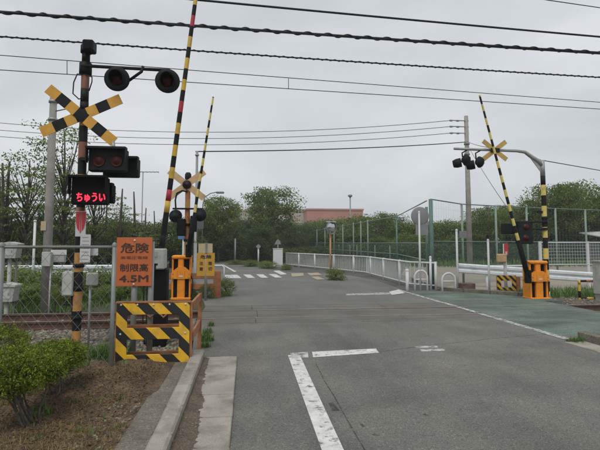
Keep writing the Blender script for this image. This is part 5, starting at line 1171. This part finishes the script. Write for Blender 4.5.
shd = ['under the upper relay box', 'left of the white pole', 'right of the concrete pole', 'left of the signal mast', 'right of the signal mast', 'left of the orange sign', 'behind the orange sign', 'outside the left edge', 'in front of the concrete pole', 'below the meter boxes', 'near the fence corner post', 'above the low relay box', 'below the orange sign']
for i, (px, py, Y) in enumerate(sh): tree_px('scrub', px, py, Y, 2.0, 1.35, i*1.7, 'green bramble clump '+shd[i]+' beyond the rails', 'bramble clumps beyond the left tracks', 'bramble_clump', 'bush')
bs = [(226, 296, 20, 18, 'round weed clump at the road edge right of the timber barrier'), (336, 280, 24, 12, 'weed clump at the foot of the convex mirror'), (268, 268.5, 22, 8, 'weeds in front of the white cabinet'), (250, 266.5, 22, 7, 'weeds under the diamond sign'), (286, 270, 14, 6, 'weeds right of the white cabinet'), (235, 264.5, 18, 5, 'weeds at the foot of the thin grey pole'), (192, 297, 24, 14, 'weeds behind the timber barrier'), (207, 298, 18, 14, 'weeds behind the yellow sign post')]
for i, (px, pyb, wp, hp, l_) in enumerate(bs):
    q = G(px, pyb); sx = wp*q.y/F/3.0; sz_ = hp*q.y/F/1.9; tree('scrub', q.x, q.y, sx, i*1.1, l_, 'roadside weed clumps', 'weed_clump', z=-0.03, sz=sz_, cat='weeds')
ug = [(200, 247, 38), (216, 246, 41), (232, 247, 43), (248, 247, 42), (262, 248, 40), (292, 248, 37), (304, 247, 44), (318, 246, 48), (334, 245, 50), (350, 244, 46), (366, 243, 43), (384, 243, 40), (402, 244, 38), (420, 243, 37), (438, 243, 36), (456, 243, 35.5), (474, 243, 35), (492, 243, 35), (510, 243, 35), (528, 243, 35), (546, 243, 35), (566, 243, 35), (586, 243, 35), (606, 243, 35), (278, 246, 47)]
ugd = ['behind the yellow sign', 'left of the thin grey pole in the shade', 'at the thin grey pole in the shade', 'left of the diamond sign', 'right of the diamond sign', 'right of the white cabinet', 'left of the farthest green posts', 'left of the mirror pole', 'right of the mirror pole', 'below the floodlight mast', 'below the right end of the brick building', 'under the bright yellow-green tree', 'behind the middle of the white railing', 'behind the round sign back', 'right of the tall green corner post', 'behind the small grey plate', 'behind the right utility pole', 'behind the plain white pole', 'behind the red-topped button post', 'behind the right orange machine', 'behind the striped mast foot', 'behind the left panel of the white mesh fence', 'behind the right mesh fence post', 'at the right edge behind the mesh fence', 'behind the white cabinet']
for i, (px, py, Y) in enumerate(ug):
    tree_px('under', px, py, Y, 2.0, 1.6, i*1.3, 'low dark shrub '+ugd[i], 'low shrubs under the far trees', 'low_shrub', 'shrub')
t = thing('antenna_mast', 'thin television antenna mast above the lopped trunks left of the near arm', 'antenna', (P(143, 240, 40).x, 40, -0.1)); q = P(143, 172, 40)
MB().cyl((q.x, 40, -0.3), (q.x, 40, q.z), 0.045, n=6).build('mast', M_grey, t)
MB().cyl((q.x-0.35, 40, q.z), (q.x+1.3, 40, q.z+0.02), 0.03, n=6).build('boom', M_grey, t)
for k in range(6): MB().cyl((q.x-0.3+k*0.3, 39.6, q.z), (q.x-0.3+k*0.3, 40.4, q.z), 0.015, n=5).build('element', M_grey, t)

# ---- two clipped bushes on the verge
def bush(base, cc_, rad, label, seed, nleaf, stems):
    r = np.random.default_rng(seed); cc_ = np.array(cc_); rad = np.array(rad)
    t = thing('clipped_bush', label, 'bush', base, 'clipped bushes on the verge')
    mb = MB()
    for i in range(stems):
        a_ = r.uniform(0, 6.28); e = cc_+rad*np.array([math.cos(a_)*r.uniform(.1, .7), math.sin(a_)*r.uniform(.1, .7), r.uniform(-0.5, 0.2)])
        b_ = np.array(base)+np.array([r.normal()*0.035, r.normal()*0.035, -0.05]); md = b_*0.45+e*0.55+r.normal(size=3)*0.035; m1 = b_*0.75+e*0.25+r.normal(size=3)*0.02
        mb.tube([tuple(b_), tuple(m1), tuple(md), tuple(e)], 0.01, 6, radii=[0.011, 0.0095, 0.0075, 0.003])
        for k in range(4):
            s = md*(1-k/5)+e*k/5; e2 = s+r.normal(size=3)*rad*0.32+np.array([0, 0, rad[2]*0.25]); mb.tube([tuple(s), tuple((s+e2)/2+r.normal(size=3)*0.01), tuple(e2)], 0.004, 4, radii=[0.006, 0.004, 0.0015])
    mb.build('stems', M_bark2, t)
    # leafy twigs: many small sprays near the surface of a lumpy dome
    ns = nleaf//11; d = r.normal(size=(ns, 3)); d /= np.linalg.norm(d, axis=1)[:, None]
    lump = 1+0.05*np.sin(d[:, 0]*19+2)*np.sin(d[:, 1]*17+seed)*np.sin(d[:, 2]*15+1)*2+0.12*np.sin(d[:, 0]*7+seed)*np.sin(d[:, 1]*6)+0.09*np.sin(d[:, 2]*9+d[:, 0]*5)+0.07*r.normal(size=ns)
    depth = r.uniform(0.45, 1.02, ns)**0.55; cs = cc_+d*rad*(lump*depth)[:, None]
    low = cs[:, 2] < cc_[2]-rad[2]*0.55; cs = cs[~low | (r.random(ns) < 0.15)]
    L = np.repeat(cs, 14, 0)+r.normal(size=(len(cs)*14, 3))*0.018
    V, Fc = leaves(L, r.uniform(0.007, 0.014, len(L)), r, 0.36); npmesh('foliage', V, Fc, M_leafb, t)
def vz(x, y): return float(verge(np.array(x), np.array(y)))
b1 = G(34, 433, -0.03); b1.z = vz(b1.x, b1.y)
c1 = P(16, 372, b1.y+0.05); bush(b1, c1, (0.315, 0.32, 0.165), 'clipped bright green bush on thin stems at the lower left', 1, 52000, 9)
b2 = P(55, 400, 4.75); b2.z = vz(b2.x, b2.y); c2 = P(53, 357, 4.85)
bush(b2, c2, (0.265, 0.28, 0.13), 'second clipped green bush just behind the front one', 2, 36000, 6)
q = P(6, 352, 5.2); bush((q.x, 5.2, vz(q.x, 5.2)), P(0, 345, 5.3), (0.30, 0.2, 0.2), 'dull low bush against the fence at the left edge', 5, 9000, 6)

# ---- verge litter: dry grass, dead leaves, pebbles, weeds
n = 42000
x = rng.uniform(-3.6, -0.90, n); y = rng.uniform(2.2, 5.6, n); dn = hnoise(x, y, 4, 12)+0.15*rng.normal(size=n)
k = dn > -0.05; x, y = x[k], y[k]
V, Fc = blades(np.stack([x, y, verge(x, y)-0.004], 1), 0.07, 0.0032, lean=3.2)
o = npmesh('dry_grass', V, Fc, M_dry, kind='stuff'); tag(o, 'matted dry grass over the brown dirt verge', 'grass')
n = 9000; x = rng.uniform(-3.6, -0.90, n); y = rng.uniform(2.2, 5.8, n)
V, Fc = leaves(np.stack([x, y, verge(x, y)+0.008], 1), 0.013, rng, 0.6, 0.75); o = npmesh('dead_leaves', V, Fc, M_dead, kind='stuff'); tag(o, 'scattered dead brown leaves on the verge', 'leaves')
n = 700; x = rng.uniform(-3.4, -0.93, n); y = rng.uniform(2.2, 5.7, n); stones('pebbles', np.stack([x, y, verge(x, y)+0.002], 1), 0.008, M_pebble, 'small pale pebbles in the dirt verge', 'pebbles')
n = 90; x = -0.92-0.35*rng.random(n)**1.5; y = rng.uniform(3.0, 4.4, n); stones('pebbles', np.stack([x, y, verge(x, y)+0.002], 1), 0.013, M_pebble, 'patch of pale gravel at the concrete road edge', 'pebbles')
n = 90; x = rng.uniform(-0.5, -0.36, n); y = rng.uniform(2.5, 6, n); stones('pebbles', np.stack([x, y, gsoil(x, y)+0.002], 1), 0.006, M_pebble, 'tiny pebbles in the soil along the gutter', 'pebbles')
def tufts(name, label, spots, m=M_weed):
    Vs, Fs, o_ = [], [], 0
    for (x_, y_, z_, rad, n_, h_) in spots:
        a_ = rng.uniform(0, 6.28, n_); rr = rad*np.sqrt(rng.random(n_)); b_ = np.stack([x_+rr*np.cos(a_), y_+rr*np.sin(a_), np.full(n_, z_-0.01)], 1)
        V, Fc = blades(b_, h_, 0.009 if h_ < 0.4 else 0.014, lean=0.9); Vs.append(V); Fs.append(Fc+o_); o_ += len(V)
    o = npmesh(name, np.concatenate(Vs), np.concatenate(Fs), m, kind='stuff'); tag(o, label, 'weeds')
sp = []
for i in range(75):
    x_, y_ = random.uniform(-2.9, -0.95), random.uniform(2.7, 5.6); sp.append((x_, y_, vz(x_, y_), random.uniform(0.02, 0.07), random.randint(6, 24), random.uniform(0.03, 0.07)))
for px, py in ((105, 352), (95, 356), (85, 350), (110, 346), (75, 352), (100, 347), (92, 349), (60, 356)):
    q = P(px, py, 5.75); sp.append((q.x, 5.75+random.uniform(0, .5), vz(q.x, 5.8), 0.16, 110, 0.20))
q = G(182, 357, 0.1); sp += [(q.x, q.y, vz(min(q.x, -0.92), q.y), 0.08, 60, 0.06), (q.x-0.25, q.y-0.05, vz(q.x-0.25, q.y), 0.1, 50, 0.05)]
for px, py in ((40, 418), (46, 424), (30, 425)):
    q = G(px, py, -0.03); sp.append((q.x, q.y, vz(q.x, q.y), 0.05, 40, 0.08))
tufts('weeds', 'green weeds sprouting through the dirt verge and fence foot', sp)
sp = []
for px, py, r_, n_, h_ in ((207, 341, 0.10, 160, 0.16), (206, 347, 0.07, 90, 0.12), (211, 326, 0.06, 70, 0.12), (209, 333, 0.06, 70, 0.13), (206, 336, 0.07, 90, 0.15)):
    q = G(px, py); sp.append((q.x, q.y, 0, r_, n_, h_))
tufts('weeds', 'bright green grass clumps along the left kerb before the tracks', sp)
sp = []
for px, py, r_, n_, h_ in ((577, 342, 0.10, 150, 0.08), (583, 341, 0.09, 120, 0.09), (570, 341.5, 0.07, 60, 0.06), (598, 337, 0.1, 90, 0.09)):
    q = G(px, py); sp.append((q.x, q.y, 0, r_, n_, h_))
for px in range(500, 522, 4):
    q = G(px, 294.5); sp.append((q.x, q.y+0.15, 0, 0.12, 60, 0.18))
tufts('weeds', 'grass tufts at the right kerb end and small barricade', sp)
n = 3600; x = rng.uniform(8.0, 14, n); y = rng.uniform(12.3, 14.2, n)
V, Fc = blades(np.stack([x, y, np.full(n, -0.06)], 1), 0.26, 0.016, lean=0.9); o = npmesh('grass_strip', V, Fc, M_weed, kind='stuff'); tag(o, 'strip of rough grass between the right tracks and guardrail', 'grass')
n = 9000; x = rng.uniform(-12, -1.9, n); y = rng.uniform(12.0, 15.4, n)
V, Fc = blades(np.stack([x, y, bank(x, y)-0.02], 1), 0.34, 0.016, lean=0.9); o = npmesh('grass_bank', V, Fc, M_weed, kind='stuff'); tag(o, 'rank green grass on the bank beyond the left rails', 'grass')
n = 5000; x = rng.uniform(9, 40, n); y = rng.uniform(28, 38, n)
V, Fc = blades(np.stack([x, y, np.full(n, -0.05)], 1), 0.5, 0.05, lean=0.7); o = npmesh('field_grass', V, Fc, M_weed, kind='stuff'); tag(o, 'grass along the far edge of the sandy field', 'grass')

# ---- thin haze volume, added to lift the dark tones of the trees
hz = MB().box((0, 120, 7.2), (420, 420, 16.4)).build('haze', []); tag(hz, 'thin added haze lifting the dark tones of the far trees', 'haze', kind='stuff')
hm = bpy.data.materials.new('added_haze'); hm.use_nodes = True; hn = hm.node_tree; hn.nodes.clear()
ho = hn.nodes.new('ShaderNodeOutputMaterial'); hv = hn.nodes.new('ShaderNodeVolumePrincipled'); hv.inputs['Color'].default_value = (0.86, 0.9, 0.94, 1); hv.inputs['Density'].default_value = 0.0012
hn.links.new(hv.outputs[0], ho.inputs['Volume']); hz.data.materials.append(hm)
